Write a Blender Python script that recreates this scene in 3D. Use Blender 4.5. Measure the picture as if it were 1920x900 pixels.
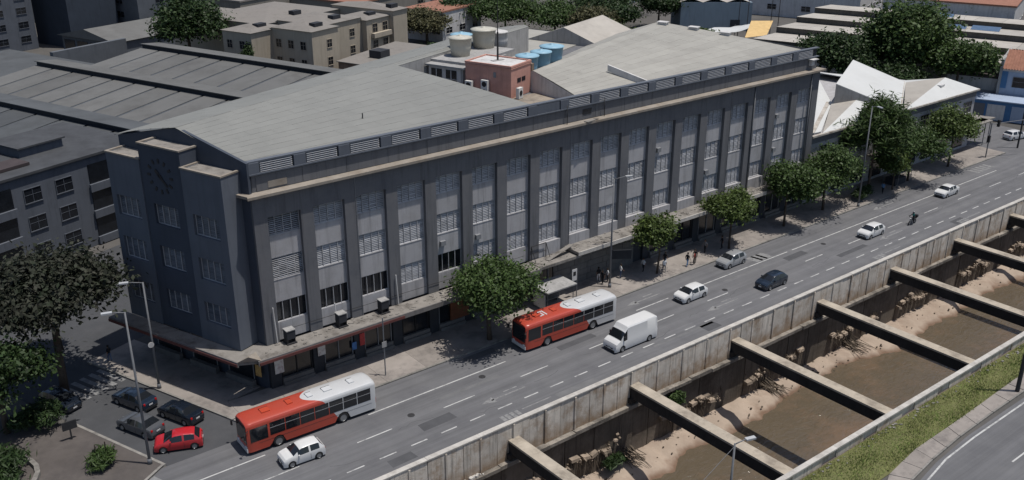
import bpy, bmesh, math, random
import numpy as np
from mathutils import Matrix, Vector
for o in list(bpy.data.objects): bpy.data.objects.remove(o)
SC = bpy.context.scene; COL = SC.collection
random.seed(7); RNG = np.random.default_rng(11)
# ---------------------------------------------------------------- camera
PITCH = math.atan(750/1826.); AZ = math.radians(51.7)
_fh = Vector((math.cos(AZ), math.sin(AZ), 0)); _r = Vector((math.sin(AZ), -math.cos(AZ), 0))
_fw = _fh*math.cos(PITCH) + Vector((0, 0, -math.sin(PITCH))); _up = _r.cross(_fw)
cd = bpy.data.cameras.new('camera'); cam = bpy.data.objects.new('camera', cd); COL.objects.link(cam)
cd.sensor_width = 36; cd.lens = 1826/1920*36; cd.clip_start = 1; cd.clip_end = 5000
M = Matrix((( _r.x,_up.x,-_fw.x,0),(_r.y,_up.y,-_fw.y,0),(_r.z,_up.z,-_fw.z,48),(0,0,0,1)))
cam.matrix_world = M; SC.camera = cam
# ---------------------------------------------------------------- sky, sun, exposure
SUN = Vector((.185, -.195, 1)).normalized()
wd = bpy.data.worlds.new('World'); SC.world = wd; wd.use_nodes = True
nt = wd.node_tree; bg = nt.nodes['Background']; sky = nt.nodes.new('ShaderNodeTexSky')
sky.sky_type = 'NISHITA'; sky.sun_disc = False; sky.sun_elevation = math.asin(SUN.z); sky.sun_rotation = math.atan2(SUN.x, SUN.y)
sky.dust_density = 1.5; sky.ozone_density = 2.0
nt.links.new(sky.outputs[0], bg.inputs[0]); bg.inputs[1].default_value = 0.09
sl = bpy.data.lights.new('sun', 'SUN'); so = bpy.data.objects.new('sun', sl); COL.objects.link(so)
sl.energy = 4.0; sl.angle = math.radians(.53); sl.color = (1, .955, .89)
so.rotation_euler = (-SUN).to_track_quat('-Z', 'Y').to_euler(); so.location = (0, 0, 120)
SC.view_settings.view_transform = 'Standard'; SC.view_settings.look = 'None'; SC.view_settings.gamma = 1
SC.view_settings.use_curve_mapping = False; SC.view_settings.exposure = 0.05
# ---------------------------------------------------------------- helpers
CU = (.9373, .3486); CA = (31.5, 76.7)          # the block behind the avenue is laid out on a grid turned 20 degrees
def W(a, b, z=0): return (CA[0]+a*CU[0]-b*CU[1], CA[1]+a*CU[1]+b*CU[0], z)
def link(o): COL.objects.link(o); return o
def tag(o, label=None, cat=None, group=None, kind=None):
    for k, x in (('label', label), ('category', cat), ('group', group), ('kind', kind)):
        if x: o[k] = x
    return o
def thing(name, label, cat, loc=(0, 0, 0), rz=0, group=None):
    o = link(bpy.data.objects.new(name, None)); o.location = loc; o.rotation_euler = (0, 0, rz); o.empty_display_size = .2
    return tag(o, label, cat, group)
MATS = {}
def mat(name, col, rough=.8, var=.12, scale=.6, bump=0, bscale=8, metal=0, col2=None, streak=0, spec=.3, detail=5, island=0, coat=0, stain=None, stain_s=.25, stain_a=.5, coords='Object', objvar=0):
    m = bpy.data.materials.new(name); m.use_nodes = True; n = m.node_tree.nodes; L = m.node_tree.links
    p = n['Principled BSDF']; p.inputs['Roughness'].default_value = rough; p.inputs['Metallic'].default_value = metal
    p.inputs['Specular IOR Level'].default_value = spec
    if coat: p.inputs['Coat Weight'].default_value = coat; p.inputs['Coat Roughness'].default_value = .05
    tc = n.new('ShaderNodeTexCoord'); src = tc.outputs[coords]
    ns = n.new('ShaderNodeTexNoise'); ns.inputs['Scale'].default_value = scale; ns.inputs['Detail'].default_value = detail; ns.inputs['Roughness'].default_value = .65
    L.new(src, ns.inputs['Vector'])
    mix = n.new('ShaderNodeMix'); mix.data_type = 'RGBA'
    c = Vector(col[:3]); c2 = Vector(col2[:3]) if col2 else c*(1-var*2)
    lo = c2 if col2 else c*(1-var); hi = c if col2 else c*(1+var)
    mr = n.new('ShaderNodeMapRange'); mr.inputs[1].default_value = .3; mr.inputs[2].default_value = .7
    L.new(ns.outputs['Fac'], mr.inputs[0]); L.new(mr.outputs[0], mix.inputs['Factor'])
    mix.inputs['A'].default_value = (*lo, 1); mix.inputs['B'].default_value = (*hi, 1); out = mix.outputs['Result']
    def over(fac, colr, amount):
        nonlocal out
        mm = n.new('ShaderNodeMix'); mm.data_type = 'RGBA'; mu = n.new('ShaderNodeMath'); mu.operation = 'MULTIPLY'; mu.inputs[1].default_value = amount
        L.new(fac, mu.inputs[0]); L.new(mu.outputs[0], mm.inputs['Factor']); L.new(out, mm.inputs['A']); mm.inputs['B'].default_value = (*colr, 1); out = mm.outputs['Result']
    if streak:
        mp = n.new('ShaderNodeMapping'); mp.inputs['Scale'].default_value = (1.6, 1.6, .12); L.new(src, mp.inputs['Vector'])
        n2 = n.new('ShaderNodeTexNoise'); n2.inputs['Scale'].default_value = 1.3; n2.inputs['Detail'].default_value = 6; n2.inputs['Roughness'].default_value = .7; L.new(mp.outputs[0], n2.inputs['Vector'])
        r2 = n.new('ShaderNodeMapRange'); r2.inputs[1].default_value = .5; r2.inputs[2].default_value = .72; L.new(n2.outputs['Fac'], r2.inputs[0])
        over(r2.outputs[0], tuple(c*.35), streak)
    if stain:
        n3 = n.new('ShaderNodeTexNoise'); n3.inputs['Scale'].default_value = stain_s; n3.inputs['Detail'].default_value = 8; n3.inputs['Roughness'].default_value = .75; L.new(src, n3.inputs['Vector'])
        r3 = n.new('ShaderNodeMapRange'); r3.inputs[1].default_value = .48; r3.inputs[2].default_value = .66; L.new(n3.outputs['Fac'], r3.inputs[0])
        over(r3.outputs[0], stain, stain_a)
    if island:
        ge = n.new('ShaderNodeNewGeometry'); hs = n.new('ShaderNodeHueSaturation'); m1 = n.new('ShaderNodeMapRange')
        m1.inputs[3].default_value = 1-island; m1.inputs[4].default_value = 1+island; L.new(ge.outputs['Random Per Island'], m1.inputs[0]); L.new(m1.outputs[0], hs.inputs['Value']); L.new(out, hs.inputs['Color']); out = hs.outputs['Color']
    if objvar:
        oi = n.new('ShaderNodeObjectInfo'); hs = n.new('ShaderNodeHueSaturation'); m1 = n.new('ShaderNodeMapRange'); m1.inputs[3].default_value = 1-objvar; m1.inputs[4].default_value = 1+objvar
        L.new(oi.outputs['Random'], m1.inputs[0]); L.new(m1.outputs[0], hs.inputs['Value']); L.new(out, hs.inputs['Color']); out = hs.outputs['Color']
    L.new(out, p.inputs['Base Color'])
    if bump:
        nb = n.new('ShaderNodeTexNoise'); nb.inputs['Scale'].default_value = bscale; nb.inputs['Detail'].default_value = 6; L.new(src, nb.inputs['Vector'])
        b = n.new('ShaderNodeBump'); b.inputs['Strength'].default_value = bump; b.inputs['Distance'].default_value = .05; L.new(nb.outputs['Fac'], b.inputs['Height']); L.new(b.outputs[0], p.inputs['Normal'])
    MATS[name] = m; return m
class MB:
    def __init__(s): s.v = []; s.f = []; s.m = []
    def face(s, pts, mi=0):
        k = len(s.v); s.v += [tuple(p) for p in pts]; s.f.append(tuple(range(k, k+len(pts)))); s.m.append(mi)
    def ob(s, c, e1, e2, e3, mi=0):   # box from a corner and three edges
        c, e1, e2, e3 = map(Vector, (c, e1, e2, e3)); k = len(s.v)
        if e1.cross(e2).dot(e3) < 0: e1, e2 = e2, e1
        s.v += [tuple(p) for p in (c, c+e1, c+e1+e2, c+e2, c+e3, c+e1+e3, c+e1+e2+e3, c+e2+e3)]
        for q in ((0,3,2,1),(4,5,6,7),(0,1,5,4),(1,2,6,5),(2,3,7,6),(3,0,4,7)): s.f.append(tuple(k+i for i in q)); s.m.append(mi)
        return s
    def box(s, x0, x1, y0, y1, z0, z1, mi=0): return s.ob((x0, y0, z0), (x1-x0, 0, 0), (0, y1-y0, 0), (0, 0, z1-z0), mi)
    def uv(s, a0, a1, b0, b1, z0, z1, mi=0):
        c = Vector(W(a0, b0, z0)); return s.ob(c, Vector(W(a1, b0, z0))-c, Vector(W(a0, b1, z0))-c, (0, 0, z1-z0), mi)
    def prism(s, poly, z0, z1, mi=0):
        ar = sum(poly[i][0]*poly[(i+1) % len(poly)][1]-poly[(i+1) % len(poly)][0]*poly[i][1] for i in range(len(poly)))
        if ar < 0: poly = poly[::-1]
        k = len(s.v); n = len(poly); zf = (lambda v: v) if not callable(z1) else None
        s.v += [(p[0], p[1], z0) for p in poly]+[(p[0], p[1], z1) for p in poly]
        s.f.append(tuple(range(k+n-1, k-1, -1))); s.f.append(tuple(range(k+n, k+2*n))); s.m += [mi, mi]
        for i in range(n): j = (i+1) % n; s.f.append((k+i, k+j, k+n+j, k+n+i)); s.m.append(mi)
        return s
    def tube(s, p0, p1, r0, r1=None, n=8, mi=0, cap=True):
        r1 = r0 if r1 is None else r1; p0, p1 = Vector(p0), Vector(p1); d = (p1-p0).normalized()
        x = d.orthogonal().normalized(); y = d.cross(x); k = len(s.v)
        for p, r in ((p0, r0), (p1, r1)):
            s.v += [tuple(p+(x*math.cos(t)+y*math.sin(t))*r) for t in [2*math.pi*i/n for i in range(n)]]
        for i in range(n): j = (i+1) % n; s.f.append((k+i, k+j, k+n+j, k+n+i)); s.m.append(mi)
        if cap: s.f.append(tuple(range(k+n-1, k-1, -1))); s.f.append(tuple(range(k+n, k+2*n))); s.m += [mi, mi]
        return s
    def lathe(s, prof, c=(0, 0, 0), axis='z', n=16, mi=0):
        k = len(s.v); c = Vector(c)
        for r, h in prof:
            for i in range(n):
                t = 2*math.pi*i/n; q = (r*math.cos(t), r*math.sin(t), h) if axis == 'z' else (r*math.cos(t), h, r*math.sin(t))
                s.v.append(tuple(c+Vector(q)))
        for a in range(len(prof)-1):
            for i in range(n):
                j = (i+1) % n; q = (k+a*n+i, k+a*n+j, k+(a+1)*n+j, k+(a+1)*n+i); s.f.append(q if axis == 'z' else q[::-1]); s.m.append(mi)
        return s
    def mesh(s, name, mats, off=(0, 0, 0), smooth=False):
        me = bpy.data.meshes.new(name); ox, oy, oz = off
        me.from_pydata([(x-ox, y-oy, z-oz) for x, y, z in s.v], [], s.f)
        for m in (mats if isinstance(mats, (list, tuple)) else [mats]): me.materials.append(MATS[m])
        me.polygons.foreach_set('material_index', s.m)
        if smooth: me.polygons.foreach_set('use_smooth', [True]*len(s.f))
        me.update(); return me
def wloc(p):
    x = Vector((0, 0, 0))
    while p: x = x+p.location; p = p.parent
    return tuple(x)
def part(name, mb, mats, parent=None, smooth=False, world=True):
    off = wloc(parent) if (parent is not None and world) else (0, 0, 0)
    o = link(bpy.data.objects.new(name, mb.mesh(name, mats, off, smooth))); o.parent = parent; return o
def single(name, mb, mats, label, cat, loc=None, group=None, smooth=False, kind=None):
    if loc is None:
        a = np.array(mb.v); loc = (float(a[:, 0].mean()), float(a[:, 1].mean()), float(a[:, 2].min()))
    o = link(bpy.data.objects.new(name, mb.mesh(name, mats, loc, smooth))); o.location = loc; return tag(o, label, cat, group, kind)
def struct(name, mb, mats, kind='structure', parent=None):
    o = link(bpy.data.objects.new(name, mb.mesh(name, mats))); o.parent = parent
    if parent is None: o['kind'] = kind
    return o
def inst(name, me, parent, loc=(0, 0, 0), rz=0, sc=None):
    o = link(bpy.data.objects.new(name, me)); o.parent = parent; o.location = loc; o.rotation_euler = (0, 0, rz)
    if sc: o.scale = sc
    return o
def dup(root, loc, rz=0, label=None):
    r = link(root.copy()); r.location = loc; r.rotation_euler = (0, 0, rz)
    if label: r['label'] = label
    for ch in list(root.children):
        c = link(ch.copy()); c.parent = r
        for g in ch.children: d = link(g.copy()); d.parent = c
    return r
# ---------------------------------------------------------------- materials
mat('asphalt', (.132, .132, .137), .9, .13, .35, .35, 40, col2=(.1, .1, .107), stain=(.12, .12, .125), stain_s=.12, stain_a=.45, detail=9)
mat('asphalt_side', (.055, .057, .062), .9, .13, .35, .35, 40, stain=(.085, .085, .09), stain_s=.2, stain_a=.4, detail=9)  # side street tone darkened: dimming towards the left put into the colour
mat('road_paint', (.42, .42, .41), .8, .1, 2, stain=(.1, .1, .105), stain_s=1.1, stain_a=.75)
mat('worn_paint', (.2, .2, .2), .85, .2, 3, stain=(.1, .1, .105), stain_s=1.6, stain_a=1)
mat('pavement', (.245, .22, .2), .9, .12, .5, .3, 20, stain=(.11, .1, .095), stain_s=.4, stain_a=.7, detail=8, objvar=0.1)
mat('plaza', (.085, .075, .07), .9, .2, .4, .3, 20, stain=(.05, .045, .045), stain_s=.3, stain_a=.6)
mat('kerb', (.2, .19, .175), .9, .15, 1.5, .2, 20, stain=(.08, .075, .07), stain_s=.9, stain_a=.7, objvar=0.12)
mat('ground', (.09, .085, .08), .95, .2, .08, stain=(.05, .05, .048), stain_s=.05)
mat('lawn', (.14, .145, .055), .95, .3, 1.2, .6, 30, col2=(.105, .105, .045), detail=8)
mat('grass', (.14, .205, .05), .8, .3, .5, island=.35, col2=(.22, .23, .085), spec=.15)
mat('parapet', (.56, .51, .445), .9, .15, .6, .35, 9, streak=.9, stain=(.27, .175, .1), stain_s=.5, stain_a=.75, objvar=0.1)
mat('parapet_cap', (.42, .4, .37), .9, .15, 1.2, .2, 12, stain=(.2, .18, .16), stain_s=.8, objvar=0.03)
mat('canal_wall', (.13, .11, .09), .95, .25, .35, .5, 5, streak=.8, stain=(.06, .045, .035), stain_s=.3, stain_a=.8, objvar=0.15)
mat('canal_ledge', (.24, .215, .185), .95, .2, .7, .5, 8, streak=.6, stain=(.05, .045, .04), stain_s=.5, stain_a=.8, objvar=0.15)
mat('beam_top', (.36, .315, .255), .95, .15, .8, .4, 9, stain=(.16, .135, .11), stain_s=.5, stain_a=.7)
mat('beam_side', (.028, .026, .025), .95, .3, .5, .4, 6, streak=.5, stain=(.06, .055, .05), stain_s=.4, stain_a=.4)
mat('sand', (.33, .265, .21), .95, .12, .5, .5, 4, stain=(.24, .175, .135), stain_s=.22, stain_a=.7, detail=8)
mat('rubble', (.25, .2, .155), .95, .25, 1.5, .5, 6, island=.4)
mat('root', (.1, .08, .06), .95, .25, 2, island=.3)
mat('roof_l', (.195, .197, .186), .7, .07, .25, .1, 2, streak=0, stain=(.16, .163, .155), stain_s=.12, stain_a=.6, detail=7, objvar=0.03)  # same roofing as roof_r, with the left-hand dimming painted into its colour
mat('roof_r', (.3, .29, .262), .7, .07, .25, .1, 2, stain=(.24, .23, .208), stain_s=.15, stain_a=.7, detail=7, objvar=0.06)
mat('white_roof', (.5, .505, .495), .6, .05, .4, stain=(.4, .4, .385), stain_s=.2, stain_a=.6)
mat('gutter', (.4, .37, .33), .9, .2, 1, stain=(.16, .12, .09), stain_s=.6, stain_a=.8)
mat('facade_dark', (.133, .134, .142), .85, .07, .5, .1, 12, streak=.55, stain=(.082, .087, .1), stain_s=.25, stain_a=.6)
mat('facade_light', (.36, .355, .365), .85, .05, .5, .1, 12, streak=.6, stain=(.27, .262, .258), stain_s=.35, stain_a=.6, objvar=0.05)
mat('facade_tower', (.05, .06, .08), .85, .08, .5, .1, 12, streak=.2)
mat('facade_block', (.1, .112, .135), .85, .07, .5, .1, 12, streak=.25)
mat('cornice', (.25, .222, .19), .9, .15, .9, .2, 9, stain=(.18, .145, .11), stain_s=.6, stain_a=.7)
mat('louvre', (.36, .36, .37), .6, .12, 2.5, metal=0, island=.2, objvar=0.1)
mat('louvre_light', (.3, .305, .32), .5, .08, 2, island=.12)
mat('frame', (.2, .205, .215), .6, .1, 2)
mat('louvre_dark', (.13, .135, .15), .6, .12, 2, island=.2)
mat('dark_pane', (.012, .014, .018), .15, .3, 1.5, spec=.6)
mat('dark_wall', (.03, .032, .038), .8, .25, .6)
mat('shop_pier', (.035, .038, .045), .8, .25, .6, streak=.3)
mat('stone_clad', (.14, .135, .13), .85, .15, .9, .3, 9, streak=.3)
mat('canopy', (.21, .195, .178), .95, .15, .7, .4, 8, stain=(.085, .076, .067), stain_s=.6, stain_a=.9, detail=9)
mat('canopy_edge', (.16, .15, .145), .9, .15, 1, streak=.4)
mat('red_trim', (.11, .04, .036), .7, .2, 1.5)
mat('poster_red', (.42, .05, .05), .6, .3, 3); mat('poster_white', (.6, .58, .55), .6, .2, 6, stain=(.2, .05, .05), stain_s=3, stain_a=.8)
mat('poster_yellow', (.5, .33, .12), .6, .2, 4, stain=(.2, .06, .04), stain_s=3, stain_a=.8); mat('sign_blue', (.06, .16, .38), .5, .2, 3)
mat('wood', (.16, .06, .03), .7, .2, 2, streak=.3)
mat('terrace', (.26, .225, .185), .95, .15, .6, .3, 10, stain=(.11, .095, .08), stain_s=.35, stain_a=.85, detail=9)
mat('pink', (.48, .26, .212), .85, .08, .6, .1, 10, streak=.35, stain=(.33, .17, .14), stain_s=.4)
mat('white_wall', (.52, .51, .5), .85, .07, .5, .1, 10, streak=.5, stain=(.3, .29, .28), stain_s=.4, stain_a=.5)
mat('old_wall', (.3, .295, .29), .9, .15, .5, .1, 10, streak=.6)
mat('tank_cream', (.45, .43, .37), .5, .07, 1.5, streak=.3); mat('tank_blue', (.13, .26, .37), .45, .07, 1, streak=.2); mat('tank_lid', (.24, .4, .5), .5, .08, 1)
mat('metal', (.3, .31, .32), .45, .1, 2, metal=.6); mat('pole', (.15, .155, .165), .55, .12, 2, streak=.3); mat('iron', (.03, .03, .032), .6, .2, 2)
mat('ac_white', (.58, .58, .56), .5, .08, 2, streak=.25); mat('lamp_glass', (.38, .39, .4), .3, .05, 2)
mat('leaf', (.068, .108, .031), .55, .3, .9, col2=(.025, .048, .012), island=.4, spec=.25)
mat('leaf_light', (.085, .118, .03), .55, .3, 1.0, col2=(.04, .066, .016), island=.4, spec=.25)
mat('leaf_dark', (.042, .072, .024), .55, .3, .7, col2=(.015, .03, .009), island=.45, spec=.25)
mat('leaf_olive', (.115, .105, .055), .6, .3, .6, col2=(.055, .06, .028), island=.4, spec=.2)
mat('leaf_dimmed', (.052, .05, .042), .7, .3, .9, col2=(.02, .03, .016), island=.5, spec=.15)  # leaf colour carries the left-hand dimming and its mauve cast
mat('bark', (.085, .065, .05), .95, .25, 2, .6, 14, streak=.4)
mat('factory_roof', (.115, .115, .112), .8, .12, .2, .1, 3, stain=(.08, .078, .075), stain_s=.15, stain_a=.7, detail=8, objvar=0.14)
mat('factory_dark', (.07, .075, .08), .8, .15, .2, .1, 3, stain=(.05, .052, .055), stain_s=.15, stain_a=.7, objvar=0.14)  # darker version of factory_roof, dimming painted in for the leftmost roofs
mat('skylight', (.065, .07, .076), .5, .2, 1)
mat('warehouse_roof', (.36, .335, .3), .8, .1, .25, .1, 3, stain=(.26, .24, .215), stain_s=.2, stain_a=.7, detail=8, objvar=0.1)
mat('warehouse_band', (.075, .072, .068), .8, .2, .5, streak=.4)
mat('cream', (.36, .315, .25), .85, .06, .4, .1, 10, streak=.3, objvar=0.04); mat('cream_dim', (.2, .185, .16), .85, .08, .4, streak=.3)
mat('slab_roof', (.2, .185, .17), .9, .15, .3, stain=(.12, .11, .1), stain_s=.3, stain_a=.7)
mat('grey_wall', (.1, .11, .125), .85, .1, .4, streak=.35); mat('navy_wall', (.035, .045, .062), .85, .12, .4, streak=.3)
mat('apt_wall', (.095, .105, .125), .85, .1, .4, streak=.4); mat('apt_roof', (.055, .058, .064), .9, .2, .4, stain=(.035, .036, .04), stain_s=.3, stain_a=.7)  # leftmost walls and roofs: dimming painted in as dark base colours
mat('rusty', (.05, .04, .042), .9, .2, .5)
mat('tile_red', (.26, .125, .085), .85, .2, 1.2, .3, 10, stain=(.2, .09, .06), stain_s=.5, stain_a=.6)
mat('brick_wall', (.2, .15, .115), .9, .25, .8, .4, 10, streak=.5)
mat('blue_wall', (.3, .36, .46), .8, .06, .5, streak=.25); mat('blue_paint', (.06, .15, .29), .7, .1, 1); mat('bluegrey_wall', (.2, .25, .29), .8, .08, .4, streak=.25)
mat('yellow_sheet', (.55, .38, .17), .8, .1, 1); mat('solar', (.07, .11, .18), .3, .15, 1)
mat('car_white', (.58, .58, .575), .3, .02, 1, coat=.6, spec=.5); mat('car_red', (.4, .018, .025), .3, .04, 1, coat=.7, spec=.5)
mat('car_black', (.008, .012, .02), .22, .05, 1, coat=.8, spec=.5); mat('car_navy', (.012, .02, .035), .25, .05, 1, coat=.8, spec=.5)
mat('car_silver', (.38, .39, .4), .3, .04, 1, metal=.4, coat=.5); mat('car_grey', (.1, .105, .115), .3, .04, 1, metal=.3, coat=.5)
mat('car_glass', (.012, .014, .017), .06, .1, 1, spec=.7); mat('rubber', (.018, .018, .019), .85, .1, 3); mat('rim', (.32, .33, .34), .35, .1, 3, metal=.7)
mat('trim', (.02, .02, .022), .6, .1, 3); mat('lens', (.7, .7, .68), .1, .05, 3, spec=.6); mat('tail', (.35, .01, .01), .2, .1, 3); mat('plate', (.5, .5, .5), .5, .05, 4)
mat('bus_red', (.42, .058, .028), .35, .03, .5, coat=.4, stain=(.43, .1, .06), stain_s=.5, stain_a=.5); mat('bus_white', (.5, .51, .52), .35, .03, .5, coat=.4, stain=(.5, .5, .5), stain_s=.5, stain_a=.5)
mat('bus_glass', (.012, .014, .017), .08, .1, 1, spec=.7)
mat('skin', (.25, .14, .09), .6, .05, 4); mat('hair', (.015, .012, .01), .7, .1, 6)
for n_, c_ in dict(cloth_black=(.015, .015, .018), cloth_white=(.6, .6, .6), cloth_denim=(.06, .09, .16), cloth_blue=(.1, .19, .33), cloth_red=(.3, .07, .055), cloth_grey=(.15, .15, .16), cloth_teal=(.05, .25, .22)).items(): mat(n_, c_, .9, .12, 6)
mat('ball_red', (.5, .12, .09), .5, .05, 1)
# muddy water
m = mat('water', (.098, .078, .054), .1, .08, .3, spec=.6, stain=(.17, .11, .07), stain_s=.12, stain_a=.6); n = m.node_tree.nodes; L = m.node_tree.links
tc = n.new('ShaderNodeTexCoord'); mp = n.new('ShaderNodeMapping'); mp.inputs['Scale'].default_value = (.5, .95, 1); L.new(tc.outputs['Object'], mp.inputs[0])
w1 = n.new('ShaderNodeTexNoise'); w1.inputs['Scale'].default_value = 1.5; w1.inputs['Detail'].default_value = 7; w1.inputs['Distortion'].default_value = 1.2; L.new(mp.outputs[0], w1.inputs[0])
b = n.new('ShaderNodeBump'); b.inputs['Strength'].default_value = .7; b.inputs['Distance'].default_value = .22; L.new(w1.outputs['Fac'], b.inputs['Height']); L.new(b.outputs[0], n['Principled BSDF'].inputs['Normal'])
# tyre-polished strips and long seams along the lanes
m = MATS['asphalt']; n = m.node_tree.nodes; L = m.node_tree.links; p = n['Principled BSDF']; src = p.inputs['Base Color'].links[0].from_socket
tc = n.new('ShaderNodeTexCoord'); mp = n.new('ShaderNodeMapping'); mp.inputs['Scale'].default_value = (.012, .75, 1); L.new(tc.outputs['Object'], mp.inputs[0])
w1 = n.new('ShaderNodeTexNoise'); w1.inputs['Scale'].default_value = 1.4; w1.inputs['Detail'].default_value = 8; w1.inputs['Roughness'].default_value = .7; L.new(mp.outputs[0], w1.inputs[0])
hs = n.new('ShaderNodeHueSaturation'); mr = n.new('ShaderNodeMapRange'); mr.inputs[1].default_value = .3; mr.inputs[2].default_value = .7; mr.inputs[3].default_value = .78; mr.inputs[4].default_value = 1.22; L.new(w1.outputs['Fac'], mr.inputs[0]); L.new(mr.outputs[0], hs.inputs['Value']); L.new(src, hs.inputs['Color']); L.new(hs.outputs[0], p.inputs['Base Color'])
# bus livery: red front, white rear, split along a swept curve
m = bpy.data.materials.new('bus_livery'); m.use_nodes = True; MATS['bus_livery'] = m; n = m.node_tree.nodes; L = m.node_tree.links; p = n['Principled BSDF']; p.inputs['Roughness'].default_value = .35; p.inputs['Coat Weight'].default_value = .4
tc = n.new('ShaderNodeTexCoord'); sx = n.new('ShaderNodeSeparateXYZ'); L.new(tc.outputs['Object'], sx.inputs[0])
def mth(op, a, b=None):
    q = n.new('ShaderNodeMath'); q.operation = op
    for i, v in enumerate((a, b)):
        if v is None: continue
        if isinstance(v, (int, float)): q.inputs[i].default_value = v
        else: L.new(v, q.inputs[i])
    return q.outputs[0]
y2 = mth('MULTIPLY', mth('MULTIPLY', sx.outputs[1], sx.outputs[1]), .93); zz = mth('MULTIPLY', mth('SUBTRACT', 2.95, mth('MINIMUM', sx.outputs[2], 2.95)), .6)
edge = mth('SUBTRACT', mth('SUBTRACT', .6, y2), zz); msk = mth('GREATER_THAN', sx.outputs[0], edge); mx = n.new('ShaderNodeMix'); mx.data_type = 'RGBA'; L.new(msk, mx.inputs['Factor'])
ns = n.new('ShaderNodeTexNoise'); ns.inputs['Scale'].default_value = .9; ns.inputs['Detail'].default_value = 6; L.new(tc.outputs['Object'], ns.inputs[0])
for sock, ca, cb in (('A', (.5, .51, .52), (.42, .42, .42)), ('B', (.4, .045, .024), (.33, .06, .038))):
    q = n.new('ShaderNodeMix'); q.data_type = 'RGBA'; L.new(ns.outputs['Fac'], q.inputs['Factor']); q.inputs['A'].default_value = (*ca, 1); q.inputs['B'].default_value = (*cb, 1); L.new(q.outputs['Result'], mx.inputs[sock])
L.new(mx.outputs['Result'], p.inputs['Base Color'])
mat('patch_dark', (.07, .071, .076), .92, .15, .8, .3, 30); mat('patch_light', (.13, .13, .133), .92, .15, .8, .3, 30)
# silt: wet brown margin at the water's edge; parapet foot browned by run-off
def zgrime(name, z_full, z_none, col, amt, nscale):
    m = MATS[name]; n = m.node_tree.nodes; L = m.node_tree.links; p = n['Principled BSDF']; src = p.inputs['Base Color'].links[0].from_socket
    ge = n.new('ShaderNodeNewGeometry'); sx = n.new('ShaderNodeSeparateXYZ'); L.new(ge.outputs['Position'], sx.inputs[0]); ns = n.new('ShaderNodeTexNoise'); ns.inputs['Scale'].default_value = nscale; ns.inputs['Detail'].default_value = 7; L.new(ge.outputs['Position'], ns.inputs[0])
    ad = n.new('ShaderNodeMath'); ad.operation = 'MULTIPLY_ADD'; L.new(ns.outputs['Fac'], ad.inputs[0]); ad.inputs[1].default_value = (z_none-z_full)*1.6; L.new(sx.outputs[2], ad.inputs[2])
    mr = n.new('ShaderNodeMapRange'); mr.inputs[1].default_value = z_full+(z_none-z_full)*.8; mr.inputs[2].default_value = z_none+(z_none-z_full)*.8; mr.inputs[3].default_value = amt; mr.inputs[4].default_value = 0; L.new(ad.outputs[0], mr.inputs[0])
    mx = n.new('ShaderNodeMix'); mx.data_type = 'RGBA'; L.new(mr.outputs[0], mx.inputs['Factor']); L.new(src, mx.inputs['A']); mx.inputs['B'].default_value = (*col, 1); L.new(mx.outputs['Result'], p.inputs['Base Color'])
zgrime('sand', -9.95, -9.6, (.14, .085, .055), .9, .8); zgrime('parapet', -3.1, -1.5, (.27, .18, .105), .8, 1.2)
# some light passes through leaves
for k in [k for k in MATS if k.startswith('leaf')]:
    m = MATS[k]; n = m.node_tree.nodes; L = m.node_tree.links; p = n['Principled BSDF']; out = n['Material Output']
    t = n.new('ShaderNodeBsdfTranslucent'); mx = n.new('ShaderNodeMixShader'); mx.inputs[0].default_value = .22
    L.new(p.inputs['Base Color'].links[0].from_socket, t.inputs[0]); L.new(p.outputs[0], mx.inputs[1]); L.new(t.outputs[0], mx.inputs[2]); L.new(mx.outputs[0], out.inputs[0])
# ================================================================ SETTING
g = MB(); g.face([(-600, 57.7, -.03), (1500, 57.7, -.03), (1500, 2500, -.03), (-600, 2500, -.03)]); g.face([(-600, -600, -.03), (1500, -600, -.03), (1500, 37.55, -.03), (-600, 37.55, -.03)])
struct('ground', g, 'ground')
r = MB(); r.face([(-120, 57.7, 0), (420, 57.7, 0), (420, 70.7, 0), (-120, 70.7, 0)]); struct('avenue', r, 'asphalt')
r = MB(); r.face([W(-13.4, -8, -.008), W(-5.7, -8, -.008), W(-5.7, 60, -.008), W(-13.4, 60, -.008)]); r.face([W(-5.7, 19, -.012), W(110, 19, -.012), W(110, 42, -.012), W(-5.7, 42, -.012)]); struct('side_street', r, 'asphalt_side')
r = MB(); r.face([(160, 70.6, -.006), (176, 70.6, -.006), (176, 190, -.006), (160, 190, -.006)]); struct('cross_street', r, 'asphalt')
r = MB(); r.face([(30, -60, 0), (300, -60, 0), (300, 31.9, 0), (76, 31.9, 0), (70, 31.5, 0), (66, 30.9, 0), (60, 28.5, 0), (50, 22, 0), (30, 10, 0)]); struct('far_bank_road', r, 'asphalt')
# painted markings
def stripe(mb, x0, x1, y, w=.14, z=.004): mb.face([(x0, y-w/2, z), (x1, y-w/2, z), (x1, y+w/2, z), (x0, y+w/2, z)])
m = MB()
for a, b in ((18, 26.5), (36.5, 52.2), (70.5, 75.6), (80, 97.2), (98.2, 150)): stripe(m, a, b, 67.15)
for i in range(-1, 16): x = 24.5+9*i; stripe(m, x, x+3.5, 63.9, .13)
for i in range(0, 55): x = 21.3+3.12*i; stripe(m, x, x+1.65, 60.65, .14)
stripe(m, 26, 34, 58.3, .1)
for x0, x1 in ((30, 160),): stripe(m, x0, x1, 57.85, .1)
struct('lane_marking', m, 'road_paint')
m = MB()
def arrow(x, y): stripe(m, x+1.2, x+5.2, y, .18); m.face([(x, y, .004), (x+1.5, y-.5, .004), (x+1.5, y+.5, .004)]); stripe(m, x+3, x+4.6, y+.55, .16)
for x, y in ((45.5, 62.2), (76.5, 62.2), (110, 62.2), (70.5, 68.6), (119, 69)): arrow(x, y)
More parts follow.
